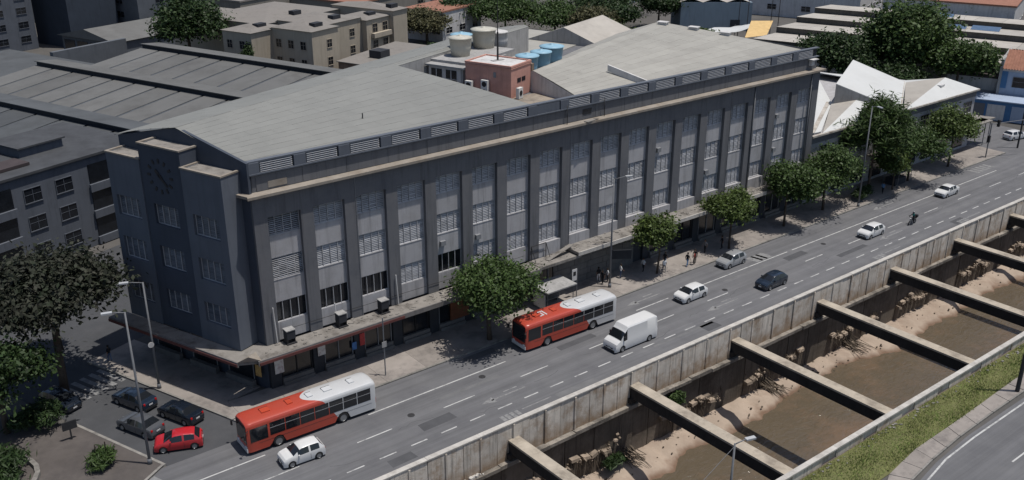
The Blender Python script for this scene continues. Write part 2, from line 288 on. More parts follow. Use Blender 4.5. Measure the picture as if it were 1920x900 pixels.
for k in range(3): m.face([(91.6+k*.9, 67.4, .004), (92.9+k*.9, 67.4, .004), (92.6+k*.9, 69, .004), (91.3+k*.9, 69, .004)])
for k in range(5): m.face([(146.5+k*1.1, 68.2, .004), (147.2+k*1.1, 68.2, .004), (147.0+k*1.1, 70, .004), (146.3+k*1.1, 70, .004)])
for k in range(8): m.face([W(-13+k*.95, 13.2, .001), W(-12.5+k*.95, 13.2, .001), W(-12.5+k*.95, 17, .001), W(-13+k*.95, 17, .001)])
for k in range(5): m.face([W(-19+k*.9, -3.4, .004), W(-18.5+k*.9, -3.4, .004), W(-18.5+k*.9, -1.6, .004), W(-19+k*.9, -1.6, .004)])
for x, y in ((45.5, 59), (104, 59), (124, 59)):
    for k in range(4): m.face([(x+k*.55, y-.6+k % 2*.3, .004), (x+k*.55+.4, y-.6+k % 2*.3, .004), (x+k*.55+.4, y+.5, .004), (x+k*.55, y+.5, .004)])
    stripe(m, x+2.5, x+6, y+.3, .14)
struct('worn_arrow_marking', m, 'worn_paint')
m = MB(); pl = [(60, 27.4), (66.9, 30.5), (71, 31.15), (76, 31.35), (140, 31.5)]
for (x0, y0), (x1, y1) in zip(pl, pl[1:]): m.face([(x0, y0, .004), (x1, y1, .004), (x1, y1+.16, .004), (x0, y0+.16, .004)])
for k in range(6): stripe(m, 75+k*6, 78+k*6, 27.6, .14)
m.face([(83.2, 28.6, .004), (86.8, 28.8, .004), (86.8, 29.3, .004), (83.2, 29.1, .004)]); m.face([(82.4, 28.9, .004), (84, 28.2, .004), (84, 29.6, .004)])
struct('far_bank_marking', m, 'road_paint')
# repairs and covers in the carriageway
pt = MB(); pt2 = MB()
for x, y, l, w_ in ((39, 61.8, 3.6, 1.2), (58, 65.4, 5, .9), (73, 58.9, 2.2, 1.4), (95, 65.2, 4, 1.1), (101, 61.9, 6, .8), (123, 58.8, 3, 1.2), (49, 69.3, 4, 1.0), (34, 58.9, 2.5, 1.1)): pt.face([(x, y, .002), (x+l, y+.05, .002), (x+l-.1, y+w_, .002), (x+.06, y+w_-.04, .002)])
for x, y, l, w_ in ((43, 65.2, 7, .35), (66, 60, 9, .3), (84, 66, 8, .35), (106, 59.6, 10, .3), (125, 62, 9, .35), (52, 58.7, 5, .7)): pt2.face([(x, y, .002), (x+l, y-.08, .002), (x+l, y+w_, .002), (x, y+w_, .002)])
for q in range(18):
    x = 30+q*7.3; y = 62.3+1.2*math.sin(q*2.1)
    for k in range(6): x2 = x+random.uniform(.3, .8); y2 = y+random.uniform(-.35, .35); pt.face([(x, y-.02, .0025), (x2, y2-.02, .0025), (x2, y2+.025, .0025), (x, y+.025, .0025)]); x, y = x2, y2
struct('asphalt_repair', pt, 'patch_dark'); struct('asphalt_strip', pt2, 'patch_light')
for x, y, lb in ((48.6, 66.2, 'round iron manhole cover between the two buses'), (82.3, 64.6, 'round iron manhole cover between the white hatchback and the black one'), (103, 65.9, 'round iron manhole cover behind the parked silver hatchback'), (39.5, 64.7, 'round iron manhole cover beside the rear of the corner bus')): single('manhole_cover', MB().lathe([(.34, 0), (.34, .012), (0, .012)], (x, y, -.004), n=18), 'iron', lb, 'manhole cover', (x, y, -.004))
# avenue pavement: slabs along the building
def slab_row(name, x0, x1, y0, y1, z1, step, mt, kerb_y=None):
    root = link(bpy.data.objects.new(name, None)); root['kind'] = 'structure'; x = x0
    while x < x1-.1:
        xe = min(x+step, x1); part('paving_slab', MB().box(x+.012, xe-.012, y0, y1, -.02, z1+random.uniform(-.006, .006)), mt, root); x = xe
    if kerb_y is not None:
        x = x0
        while x < x1-.1: xe = min(x+step/2, x1); part('kerb_stone', MB().box(x+.008, xe-.008, kerb_y[0], kerb_y[1], -.02, z1+.004+random.uniform(-.008, .008)), 'kerb', root); x = xe
    return root
slab_row('pavement', 27.4, 160, 70.9, 76.9, .14, 4.47, 'pavement', (70.68, 70.9))
pv = MB(); pv.prism([W(-5.5, -1.6), W(-5.5, 19), W(-.2, 19), W(-.2, 1.1), (27.39, 77.0), (27.39, 71)], -.02, .138); struct('corner_pavement', pv, 'pavement')
k = MB(); k.uv(-5.72, -5.5, -1.5, 19.2, -.02, .145); k.ob((W(-5.72, -1.5)[0], W(-5.72, -1.5)[1], -.02), (27.4-W(-5.72, -1.5)[0], 70.68-W(-5.72, -1.5)[1], 0), (.12, .2, 0), (0, 0, .163)); struct('corner_kerb', k, 'kerb')
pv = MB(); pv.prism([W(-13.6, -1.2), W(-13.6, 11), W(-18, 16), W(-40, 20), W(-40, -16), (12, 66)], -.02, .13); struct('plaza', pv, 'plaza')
k = MB(); k.uv(-13.6, -13.35, -1.2, 11, -.02, .15); k.ob(W(-13.6, -1.2, -.02), Vector((12, 66, 0))-Vector(W(-13.6, -1.2)), (-.1, .22, 0), (0, 0, .17)); struct('plaza_kerb', k, 'kerb')
for k_ in range(14):      # joints of the side-street gutter
    pass
# far bank: lawn, pavement with slabs
g = MB(); nx = 60
for i in range(nx):
    x0 = 30+i*1.6; x1 = x0+1.6; g.face([(x0, 33, .03), (x1, 33, .03), (x1, 37, .05), (x0, 37, .05)])
struct('verge', g, 'lawn')
root = link(bpy.data.objects.new('far_bank_pavement', None)); root['kind'] = 'structure'
ks = [(58, 27.5), (62, 29.6), (66, 31.3), (70, 31.8), (75, 32.15), (81, 32.3), (87, 32.35), (95, 32.4), (104, 32.4), (114, 32.45), (126, 32.5)]; ins = [(58, 29.6), (61.5, 31.3), (65.2, 32.9), (70.2, 33.55), (75.5, 33.6), (81.5, 33.75), (87, 33.95), (95, 34.1), (104, 34.2), (114, 34.2), (126, 34.2)]
for i in range(len(ks)-1):
    n_ = 2
    for q in range(n_):
        t0, t1 = q/n_+.006, (q+1)/n_-.006; P = lambda A_, t: (A_[i][0]+(A_[i+1][0]-A_[i][0])*t, A_[i][1]+(A_[i+1][1]-A_[i][1])*t)
        a, b, c, d = P(ks, t0), P(ks, t1), P(ins, t1), P(ins, t0)
        part('paving_slab', MB().prism([(a[0], a[1]+.18), (b[0], b[1]+.18), c, d], -.02, .13+random.uniform(-.01, .01)), 'pavement', root)
        part('kerb_stone', MB().prism([a, b, (b[0], b[1]+.17), (a[0], a[1]+.17)], -.02, .14), 'kerb', root)
# blades of the verge
N = 30000; X = RNG.uniform(58, 125, N); Y = RNG.uniform(33.2, 36.95, N); keep = Y > np.interp(X, [p[0] for p in ins], [p[1] for p in ins])-.1; X, Y = X[keep], Y[keep]; N = len(X)
th = RNG.uniform(0, 6.28, N); h = RNG.uniform(.08, .24, N)*(1+.5*np.sin(X*.7)*np.sin(Y*2)); w = .03; lx = RNG.normal(0, .09, N); ly = RNG.normal(0, .09, N)
vv = np.stack([np.stack([X-w*np.cos(th), Y-w*np.sin(th), np.full(N, .03)], 1), np.stack([X+w*np.cos(th), Y+w*np.sin(th), np.full(N, .03)], 1), np.stack([X+lx, Y+ly, .03+h], 1)], 1).reshape(-1, 3)
me = bpy.data.meshes.new('grass'); me.from_pydata(vv.tolist(), [], np.arange(3*N).reshape(-1, 3).tolist()); me.materials.append(MATS['grass'])
tag(link(bpy.data.objects.new('grass', me)), 'short green grass on the verge beside the low canal wall', 'grass', kind='stuff')
# ---------------------------------------------------------------- canal
wt = MB(); wt.face([(-100, 37.6, -10), (420, 37.6, -10), (420, 58, -10), (-100, 58, -10)]); struct('water', wt, 'water')
def wig(x): return 1.1*math.sin(x*.42)+.9*math.sin(x*.17+1)+.5*math.sin(x*1.1+2)
sb = MB(); xs = np.arange(20, 200, .45); ys = 9
rows = []
for x in xs:
    edge = 57.9-(57.9-(float(np.interp(x, [20, 60, 63, 65.3, 69, 74.7, 79, 83.6, 88, 92.6, 96, 101.4, 107, 112, 118, 125, 135, 200], [54, 53.4, 53.4, 54.9, 54.6, 54.1, 54.3, 55.3, 54.8, 55.7, 55.2, 53.4, 53.6, 54.4, 54.0, 55, 54.2, 54.2]))+.18*math.sin(x*1.7)+.12*math.sin(x*3.9)))/.87; row = []
    for j in range(ys):
        t = j/(ys-1); y = 57.9+(edge-57.9)*t
        z = -9.15-.25*t-1.05*max(0, (t-.45)/.55)**1.6+.08*math.sin(x*1.3+j)+.06*math.sin(x*2.7-j*1.7)-.35*math.exp(-((x % 7.5-3.2)/.55)**2)*math.sin(min(1, t*1.3)*3.1)
        row.append((x, y, z))
    rows.append(row)
for i in range(len(xs)-1):
    for j in range(ys-1): sb.face([rows[i][j], rows[i+1][j], rows[i+1][j+1], rows[i][j+1]])
o = struct('sand_bank', sb, 'sand'); bm = bmesh.new(); bm.from_mesh(o.data); bmesh.ops.remove_doubles(bm, verts=bm.verts, dist=.001); bmesh.ops.recalc_face_normals(bm, faces=bm.faces); bm.to_mesh(o.data); bm.free(); o.data.polygons.foreach_set('use_smooth', [True]*len(o.data.polygons))
rw = thing('retaining_wall', 'stained concrete canal retaining wall below the avenue, with a narrow ledge', 'wall', (90, 57.6, -10))
x = 18.
while x < 200:                   # wall panels between expansion joints
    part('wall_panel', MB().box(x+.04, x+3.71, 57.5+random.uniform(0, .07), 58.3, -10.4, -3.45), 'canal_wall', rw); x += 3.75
x = 20.
while x < 200:
    L_ = random.choice((2.4, 3.2, 4.5)); part('ledge', MB().box(x+.02, x+L_-.02, 56.82+random.uniform(-.05, .1), 57.9, -3.5, -3.12+random.uniform(-.04, .04)), 'canal_ledge', rw); x += L_
part('wall_core', MB().box(10, 420, 57.75, 59, -10.5, -.05), 'canal_wall', rw)
fr = thing('canal_far_wall', 'concrete canal wall under the grass verge, its face turned to the water', 'wall', (90, 37.3, -10))
x = 18.
while x < 160: part('wall_panel', MB().box(x+.03, x+4.97, 36.9, 37.55, -10.4, -.02), 'canal_wall', fr); x += 5
# avenue parapet in precast panels, worn
pp = thing('canal_parapet', 'tall weathered concrete parapet of upright panels between avenue and canal', 'wall', (90, 57.5, -3.1))
x = 20.
i = 0
while x < 175:
    w_ = 1.82; part('parapet_panel', MB().box(x+.025, x+w_-.025, 57.34+random.uniform(-.03, .03), 57.72, -3.12, .5), 'parapet', pp)
    if i % 2 == 0: part('parapet_rib', MB().box(x-.09, x+.09, 57.24, 57.4, -3.1, .42), 'parapet', pp)
    x += w_; i += 1
x = 20.
while x < 175: part('coping', MB().box(x+.01, x+5.45, 57.28, 57.8, .5, .62+random.uniform(-.01, .01)), 'parapet_cap', pp); x += 5.46
pq = thing('verge_parapet', 'low concrete parapet with dark stained panels along the grass verge', 'wall', (90, 37.3, 0))
x = 30.; i = 0
while x < 150:
    part('parapet_panel', MB().box(x+.03, x+1.97, 37.12+(.09 if i % 3 == 1 else 0), 37.4, -.05, .85), 'parapet', pq)
    part('coping', MB().box(x+.006, x+1.994, 37.02, 37.5, .85, 1.0), 'parapet_cap', pq); x += 2; i += 1
# struts across the canal
for i in range(8):
    xc = 30.45+15*i; t = thing('canal_beam', 'concrete strut beam spanning the canal from parapet to verge wall', 'beam', (xc, 47.5, -2.4), group='concrete beams across the canal')
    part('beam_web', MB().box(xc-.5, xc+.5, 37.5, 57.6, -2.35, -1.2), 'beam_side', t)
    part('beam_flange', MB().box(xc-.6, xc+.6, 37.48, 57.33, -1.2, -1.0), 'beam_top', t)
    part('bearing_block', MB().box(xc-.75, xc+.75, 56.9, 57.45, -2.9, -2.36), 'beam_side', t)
# broken lining and roots half way up the wall
rb = MB(); rt = MB()
for x0, x1 in ((31, 43), (47, 58.5), (64.5, 74), (78, 88), (93.5, 103.5), (108, 118), (123, 132), (137, 146)):
    for k in range(int((x1-x0)*4)):
        x = random.uniform(x0, x1); y = random.uniform(56.65, 57.35); z = -6.7+.5*math.sin(x*1.1)+random.uniform(-.6, .15); s = random.uniform(.06, .24)
        e1 = Vector((random.uniform(.5, 1.6), random.uniform(-.4, .4), random.uniform(-.5, .5)))*s; e2 = Vector((random.uniform(-.4, .4), 1, random.uniform(-.5, .5)))*s; e3 = Vector((random.uniform(-.5, .5), random.uniform(-.5, .5), random.uniform(.5, 1.2)))*s
        rb.ob((x, y, z), e1, e2, e3)
    for k in range(int((x1-x0)*5)):
        x = random.uniform(x0, x1); z = -6.6+random.uniform(-.6, .4); rt.tube((x, 57.45, z), (x+random.uniform(-.5, .5), random.uniform(56.6, 57.2), z-random.uniform(.6, 2.2)), random.uniform(.02, .05), .012, 4)
    xx = x0
    while xx < x1-.8: w_ = random.uniform(.5, 1.2); rb.ob((xx, 56.95, -7.0+.5*math.sin(xx*1.1)+random.uniform(-.2, .2)), (w_, random.uniform(-.1, .1), random.uniform(-.2, .2)), (0, .7, .05), (0, .05, .3)); xx += w_*random.uniform(1, 1.9)
tag(struct('rubble', rb, 'rubble', 'stuff'), 'broken concrete lining along the canal retaining wall', 'rubble'); tag(struct('hanging_roots', rt, 'root', 'stuff'), 'dry roots hanging from the broken canal lining', 'roots')
st = MB()
for k in range(170):
    x = random.uniform(40, 140); y = random.uniform(54.6, 57.3); s = random.uniform(.05, .17); st.ob((x, y, -9.25-.25*(57.9-y)/4), (s*1.5, s*.3, 0), (-s*.2, s, 0), (0, 0, s))
tag(struct('bank_stones', st, 'root', 'stuff'), 'small dark stones scattered on the canal sand bank', 'stones')
db = MB()
for k in range(110):
    x = random.uniform(58, 110); y = 36.75-abs(random.gauss(0, .35)); s = random.uniform(.04, .13); db.ob((x, y, .04), (s*2, random.uniform(-s, s), 0), (random.uniform(-s, s), s*1.4, 0), (0, 0, s*.7))
tag(struct('litter', db, 'kerb', 'stuff'), 'pale litter and stone chips at the foot of the verge parapet', 'litter')
rk = MB()
for k in range(26): x = 40.5+random.uniform(-1.3, 1.3); y = random.uniform(56.85, 57.2); s = random.uniform(.12, .3); rk.ob((x, y, -3.12), (s, .1*s, 0), (-.2*s, s*.8, 0), (0, .1*s, s*.7))
tag(struct('ledge_rubble', rk, 'parapet_cap', 'stuff'), 'heap of pale rubble on the canal ledge under the parapet', 'rubble')
# ================================================================ MAIN BUILDING
FY = 76.35; BAY = 4.47; X0 = 32.8; WW = 3.2; ROWS = ((15.2, 17.2), (10.9, 13.05), (6.6, 8.65))
bd = thing('market_building', 'long grey three-storey building with pilasters, louvred windows and a broad metal roof', 'building', (72, 90, 0))
foot = [(31.6, 77.0), (113.2, 77.0), (97.3, 119.7), W(.2, 16.6)[:2]]
part('wall_core', MB().prism([(31.8, 77.05), (113.1, 77.05), (97.2, 119.5), W(.25, 16.4)[:2]], 0, 20.6), ['facade_dark'], bd)
part('terrace_floor', MB().box(60, 74, 77.7, 86, 20.6, 20.68), 'terrace', bd)
part('upper_wall', MB().box(31.5, 113.3, FY, 77.04, 17.2, 19.25), 'facade_dark', bd)
for i in range(19):
    x = X0-1.27+BAY*i; x1 = x+1.27; x1 = 113.3 if i == 18 else x1
    part('pilaster', MB().box(x if i else 31.5, x1, FY, 77.04, 4.8, 17.2), 'facade_dark', bd)
# window meshes shared by all bays: recess pane, louvre blades, mullions, frame (local: x along wall, y into wall)
def louvre_mesh(w, h, kind, rnd, mt='louvre'):
    lv = MB(); nb = int(h/.17); nc = 4; cw = w/nc
    for c in range(nc):
        op = rnd.choice((.0, .3, .7)) if kind == 'mixed' else (.9 if kind == 'open' else .12)
        miss = False
        for k in range(nb):
            if miss and rnd.random() < .6: continue
            z = (k+1)*h/nb-.02; d = .05+.09*op; dz = .128-.085*op+rnd.uniform(-.008, .008); lv.ob((c*cw+.03, .09, z), (cw-.06, 0, 0), (0, -d, -dz), (0, .006, .01))
    return lv.mesh('louvre', mt)
def mull_mesh(w, h):
    mm = MB(); [mm.box(w/4*c-.025, w/4*c+.025, -.02, .06, 0, h) for c in (1, 2, 3)]; mm.box(0, w, -.02, .05, -.0, .05); mm.box(0, w, -.02, .05, h-.05, h); mm.box(0, .05, -.02, .05, .05, h-.05); mm.box(w-.05, w, -.02, .05, .05, h-.05); return mm.mesh('mullion', 'louvre')
rr = random.Random(5); LV = {}; ML = {}; PN = {}
for h in (2.0, 2.15, 2.05):
    LV[h] = [louvre_mesh(WW, h, k, rr) for k in ('closed', 'closed', 'mixed', 'mixed', 'open', 'closed')]+[louvre_mesh(WW, h, 'mixed', rr, 'louvre_dark')]; ML[h] = mull_mesh(WW, h); PN[h] = MB().box(0, WW, .22, .3, 0, h).mesh('window', 'dark_pane')
CU_M = MB().box(.02, WW-.02, .1, .12, .02, 2.1).mesh('blind', 'facade_light')
def window(parent, loc, rz, h, v):
    wl = Vector(loc)-Vector(wloc(parent)); wi = inst('window', PN[h], parent, wl, rz)
    inst('mullion', ML[h], wi); lv = v if v is not None else rr.randrange(6)
    if lv >= 0: inst('louvre', LV[h][lv], wi)
    return wi
for i in range(18):
    x = X0+BAY*i; e = x+WW
    for r_, (z0, z1) in enumerate(ROWS):
        v = None
        if r_ == 0: v = rr.choice((0, 1, 5)) if i else 4
        if r_ == 1: v = 4 if i == 0 else rr.choice((0, 2, 3, 5, 1))
        if r_ == 2: v = -1 if i in (0, 1, 2, 4) else (3 if i < 7 else rr.choice((0, 1, 5)))
        window(bd, (x, FY+.46, z0), 0, round(z1-z0, 2), v)
        part('sill', MB().box(x+.02, e-.02, FY+.37, FY+.62, z0-.08, z0), 'facade_light' if r_ < 2 else 'facade_light', bd)
    part('spandrel', MB().box(x, e, FY+.4, 77.04, 13.05, 15.1), 'facade_light', bd)
    part('spandrel', MB().box(x, e, FY+.4, 77.04, 8.65, 10.8), 'facade_light', bd)
    hi = 6.5; part('base_wall', MB().box(x, e, FY+(.36 if i < 7 else .03), 77.04, 4.8, hi), 'facade_light' if i < 7 else 'facade_light', bd)
for i, z in ((5, 9.2), (11, 13.6), (16, 9.4), (16, 14.0), (13, 9.0), (4, 9.6)): part('wall_unit', MB().box(X0+BAY*i+.5, X0+BAY*i+1.1, FY+.1, FY+.4, z, z+.5), 'frame', bd)
for i in (2, 8, 14): part('conduit', MB().tube((X0+BAY*i-.1, FY-.03, 4.9), (X0+BAY*i-.1, FY-.03, 19.2), .03, n=5), 'frame', bd)
part('cable', MB().tube((33, FY-.06, 5.9), (62, FY-.06, 5.75), .02, n=4), 'trim', bd)
# downpipes on the facade
for x in (99.7, 111.5): part('downpipe', MB().tube((x, FY-.1, 4.9), (x, FY-.1, 19.2), .09, n=6), 'pole', bd, True)
# cornice and attic
part('cornice', MB().prism([(30.95, 75.85), (113.9, 75.85), (113.9, 77.3), W(-.6, 1.2)[:2], W(-.6, -.35)[:2]], 19.25, 19.5), 'cornice', bd)
part('attic_wall', MB().box(31.9, 113.1, 76.95, 77.25, 19.5, 21.1), 'facade_dark', bd)
part('attic_core', MB().box(32.0, 113.0, 77.1, 77.25, 21.1, 22.2), 'dark_wall', bd)
part('attic_rail', MB().box(31.7, 113.2, 76.72, 77.2, 21.1, 21.22), 'facade_block', bd)
part('attic_coping', MB().box(31.7, 113.2, 76.86, 77.4, 22.2, 22.34), 'facade_block', bd)
SL = MB().ob((0, 0, 0), (3.05, 0, 0), (0, -.13, -.08), (0, .01, .02)).mesh('slat', 'louvre_light')
for i in range(18):
    x = 32.3+BAY*i
    part('attic_post', MB().box(x-.75, x+.4, 76.78, 77.08, 21.22, 22.2), 'facade_block', bd)
    part('attic_panel', MB().box(x+.02, x+BAY-.02, 76.9, 76.94, 19.55, 21.0), 'facade_dark', bd)
    if i == 7: part('attic_panel', MB().box(x+.45, x+3.6, 76.85, 77.05, 21.25, 22.15), 'facade_block', bd); continue
    lp = part('louvre_panel', MB().box(x+.42, x+3.7, 77.02, 77.06, 21.24, 22.18), 'dark_wall', bd)
    for k in range(5): s = inst('slat', SL, lp, Vector((x+.52, 76.99, 21.38+k*.185))-Vector(wloc(lp)))
for x in (68.1, 73.6): part('vent_pipe', MB().tube((x, 76.6, 19.5), (x, 76.6, 21.6), .05, n=6), 'iron', bd, True)
part('attic_hatch', MB().box(70.6, 71.9, 76.86, 76.9, 20.1, 20.7), 'dark_pane', bd)
part('plank', MB().ob((70.3, 75.7, 19.52), (1.9, .3, 0), (-.1, .5, 0), (0, 0, .08)), 'canopy', bd)
part('notice', MB().box(33.4, 35.2, 76.87, 76.9, 19.7, 20.3), 'cornice', bd)
part('wall_lamp', MB().box(111.0, 112.3, 76.1, 76.9, 20.9, 21.0).box(111.3, 112.0, 76.5, 76.9, 20.1, 20.8), 'white_wall', bd)
# gable end wall with stepped blocks and the clock
ge = MB(); ge.face([W(0, 0, 4.8), W(0, 0, 22.3), W(0, 8.3, 24.3), W(0, 16.6, 22.4), W(0, 16.6, 0), W(0, 0, 0)][::-1]); ge.face([W(.3, 0, 4.8), W(.3, 0, 22.3), W(.3, 8.3, 24.3), W(.3, 16.6, 22.4), W(.3, 16.6, 0), W(.3, 0, 0)])
for (b0, z0), (b1, z1) in (((0, 22.3), (8.3, 24.3)), ((8.3, 24.3), (16.6, 22.4))): ge.face([W(0, b0, z0), W(.3, b0, z0), W(.3, b1, z1), W(0, b1, z1)])
ge.face([W(0, 0, 0), W(.3, 0, 0), W(.3, 0, 22.3), W(0, 0, 22.3)]); ge.face([W(0, 16.6, 0), W(0, 16.6, 22.4), W(.3, 16.6, 22.4), W(.3, 16.6, 0)])
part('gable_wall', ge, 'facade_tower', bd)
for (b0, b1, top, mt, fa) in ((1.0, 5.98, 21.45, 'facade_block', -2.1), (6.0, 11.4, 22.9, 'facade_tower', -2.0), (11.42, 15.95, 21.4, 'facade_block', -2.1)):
    k = MB(); nm = 'clock_tower' if top > 22 else 'stair_block'
    wz = [(z0+.2, z1+.2) for z0, z1 in ROWS]; wb0 = (b0+b1)/2-1.6; wb1 = wb0+3.2
    # front wall built round three openings
    k.uv(fa, fa+.45, b0, wb0, 4.8, top); k.uv(fa, fa+.45, wb1, b1, 4.8, top); zc = [4.8]+[q for z0, z1 in reversed(wz) for q in (z0, z1)]+[top]
    for q in range(0, len(zc), 2): k.uv(fa, fa+.45, wb0, wb1, zc[q], zc[q+1])
    k.uv(fa+.45, -.005, b0, b0+.3, 4.8, top); k.uv(fa+.45, -.005, b1-.3, b1, 4.8, top); k.uv(fa+.45, -.005, b0+.3, b1-.3, top-.4, top-.1)
    bl = part(nm, k, mt, bd)
    cp = MB(); cp.uv(fa-.08, .0, b0-.06, b0+.2, top, top+.14); cp.uv(fa-.08, .0, b1-.2, b1+.06, top, top+.14); cp.uv(fa-.08, fa+.2, b0+.2, b1-.2, top, top+.14); part('coping', cp, 'cornice', bl)
    cp = MB(); cp.uv(fa+.2, -.01, b0+.2, b1-.2, top-.1, top-.02); part('flat_roof', cp, 'canopy', bl)
    for z0, z1 in wz:
        window(bd, W(fa+.28, wb1, z0), math.radians(20.4)-math.pi/2, round(z1-z0, 2), 6)
# clock: hour marks and hands fixed to the tower
ck = part('clock', MB().uv(-2.05, -2.0, 8.7, 9.0, 20.05, 20.35), 'iron', bd)
for q in range(12):
    t = q*math.pi/6; c = Vector(W(-2.06, 8.85+1.45*math.sin(t), 20.2+1.45*math.cos(t))); d = Vector((-CU[1]*math.sin(t), CU[0]*math.sin(t), math.cos(t))); s_ = Vector((-CU[1]*math.cos(t), CU[0]*math.cos(t), -math.sin(t)))
    part('hour_mark', MB().ob(c-d*.2-s_*.11, d*.4, s_*.22, Vector((CU[0], CU[1], 0))*.07), 'iron', ck)
for t, ln, w_ in ((-2.35, 1.2, .12), (.75, .75, .16)):
    c = Vector(W(-2.09, 8.85, 20.2)); d = Vector((-CU[1]*math.sin(t), CU[0]*math.sin(t), math.cos(t))); s_ = Vector((-CU[1]*math.cos(t), CU[0]*math.cos(t), -math.sin(t)))
    part('clock_hand', MB().ob(c-d*.3-s_*w_, d*(ln+.3), s_*w_*2, Vector((CU[0], CU[1], 0))*.05), 'iron', ck)
# metal roof: overlapping sheet rows; ridge runs on the turned grid, eaves follow the avenue
def lerp(p, q, t): return tuple(p[i]+(q[i]-p[i])*t for i in range(3))
def sheets(f0, f1, r0, r1, n, mt, parent, ns=14, sag=.0):
    """rows of sheets between line f0-f1 (eave) and r0-r1 (ridge)"""
    for k in range(n):
        t0, t1 = k/n, (k+1)/n+.004; mb = MB(); th = .012
        for i in range(ns):
            s0, s1 = i/ns, (i+1)/ns
            P = lambda s, t: lerp(lerp(f0, f1, s), lerp(r0, r1, s), t)
            up = lambda p, t: (p[0], p[1], p[2]+sag*math.sin(math.pi*t)+th*(1-(t*n-k))+.004*math.sin(s0*40+k*2))
            a, b, c, d = up(P(s0, t0), t0), up(P(s1, t0), t0), up(P(s1, t1), t1), up(P(s0, t1), t1)
            mb.face([a, b, c, d]); mb.face([(a[0], a[1], a[2]-.06), (b[0], b[1], b[2]-.06), b, a])
        part('roof_sheet', mb, mt, parent)
rf = bd
R0 = W(-.15, 8.3, 24.35); E1 = (65.9, 77.5, 21.35)
def on_ridge(s): return W(-.15+s, 8.3, 24.35)
def back(s): return W(-.15+s, 16.9, 22.45)
cut = W(31, 8.3, 24.35)
sheets((31.55, 77.42, 21.5), E1, R0, cut, 13, 'roof_l', bd, sag=.12)
sheets(back(31.15), back(0), cut, R0, 5, 'roof_l', bd, sag=.15)
sheets(W(31.2, 7.7, 24.1), W(61, 7.7, 24.1), cut, on_ridge(61), 2, 'roof_l', bd)
sheets(back(61), back(31.17), on_ridge(61), cut, 5, 'roof_l', bd, sag=.15)
wl = MB(); wl.face([(65.9, 77.5, 20.6), cut[:2]+(20.6,), cut, E1]); wl.face([W(61, 7.7, 20.6), W(31.2, 7.7, 20.6), W(31.2, 7.7, 24.1), W(61, 7.7, 24.1)][::-1]); part('roof_end_wall', wl, 'old_wall', bd)
G0 = (71.6, 77.5, 21.2); G1 = (113.05, 77.5, 21.6); G2 = (71.6, 86.7, 23.15); G3 = (105.3, 98.9, 23.6)
sheets(G0, G1, G2, G3, 12, 'roof_r', bd, sag=.1)
sheets((102.5, 106.4, 20.75), (69.8, 91.4, 20.75), G3, G2, 3, 'roof_r', bd)
part('back_terrace', MB().prism([(76, 97), (100.5, 107), (97, 118.5), (84, 113)], 20.6, 20.72), 'roof_r', bd)
wl = MB(); wl.face([(71.6, 77.5, 20.6), (71.6, 77.5, 21.2), (71.6, 86.7, 23.15), (71.6, 86.7, 20.6)]); wl.face([(71.6, 86.7, 20.6), (71.6, 86.7, 23.15), (69.8, 91.4, 20.7)]); part('roof_end_wall', wl, 'white_wall', bd)
wl = MB(); wl.face([(113.1, 77.3, 19.5), (113.1, 77.3, 21.9), G3[:2]+(23.55,), (102.5, 106.4, 20.7), (97.4, 119.6, 20.6), (97.4, 119.6, 19.5)]); part('east_gable', wl, 'facade_dark', bd)
part('roof_fin', MB().ob((81.9, 77.7, 21.2), (-1.6, 5.6, 1.3), (.25, .08, 0), (0, 0, .75)), 'white_wall', bd)
for q in range(3): x, y = 104.3+1.9*q, 96.6-4.2*q; part('roof_vent', MB().ob((x, y, 22.6-.35*q), (.9, .33, 0), (-.4, 1.1, 0), (0, 0, 1.2)).ob((x-.1, y-.15, 23.8-.35*q), (1.1, .4, 0), (-.5, 1.4, 0), (0, 0, .12)), 'white_wall', bd)
part('roof_pipe', MB().tube((46.2, 82.2, 22.2), (46.2, 82.2, 23.2), .06, n=6), 'iron', bd); part('skylight', MB().ob((49.0, 82.3, 22.42), (2.6, .3, .05), (-.25, .7, .1), (0, 0, .05)), 'white_roof', bd)
# canopy over the pavement
cn = MB(); cn.prism([W(-3.7, 17.2), W(-3.7, -.3), (29.9, 74.2), (62.6, 74.2), (62.6, 76.34), (31.52, 76.34), W(-.0, .9), W(-2.12, .95), W(-2.12, 17.2)], 4.45, 4.78); part('canopy', cn, 'canopy', bd)
cn = MB(); cn.box(29.6, 62.62, 74.05, 74.2, 4.3, 4.8); cn.uv(-3.85, -3.7, -.35, 17.2, 4.3, 4.8); part('canopy_fascia', cn, 'canopy_edge', bd)
cn = MB(); cn.box(29.7, 45, 73.98, 74.05, 4.35, 4.62); cn.uv(-3.92, -3.85, -.3, 17.2, 4.35, 4.62); part('canopy_trim', cn, 'red_trim', bd)
pd = MB(); p0, p1 = W(-3.85, -.3, 4.8), (29.9, 74.05, 4.8); pm = ((p0[0]+p1[0])/2-.1, (p0[1]+p1[1])/2-.1, 5.35); pb = (30.2, 76.0, 4.79); pd.face([p0, p1, pm]); pd.face([p1, pb, pm]); pd.face([pb, p0, pm]); part('corner_pediment', pd, 'cornice', bd)
part('canopy', MB().prism([(62.6, 74.2), (68.6, 74.2), (68.6, 76.34), (62.6, 76.34)], 4.55, 4.88), 'canopy', bd)
part('canopy', MB().prism([(67.9, 74.0), (100.9, 74.0), (100.9, 76.36), (67.9, 76.36)], 5.05, 5.35), 'canopy', bd); part('canopy_fascia', MB().box(67.88, 100.9, 73.88, 74.0, 4.95, 5.4), 'parapet_cap', bd)
part('canopy', MB().prism([(100.9, 74.3), (113.3, 74.3), (113.3, 76.34), (100.9, 76.34)], 4.7, 5.0), 'canopy', bd)
part('fallen_board', MB().ob((64.5, 75.0, 4.9), (3.8, .3, .8), (-.2, .5, 0), (0, 0, .07)), 'canopy', bd)
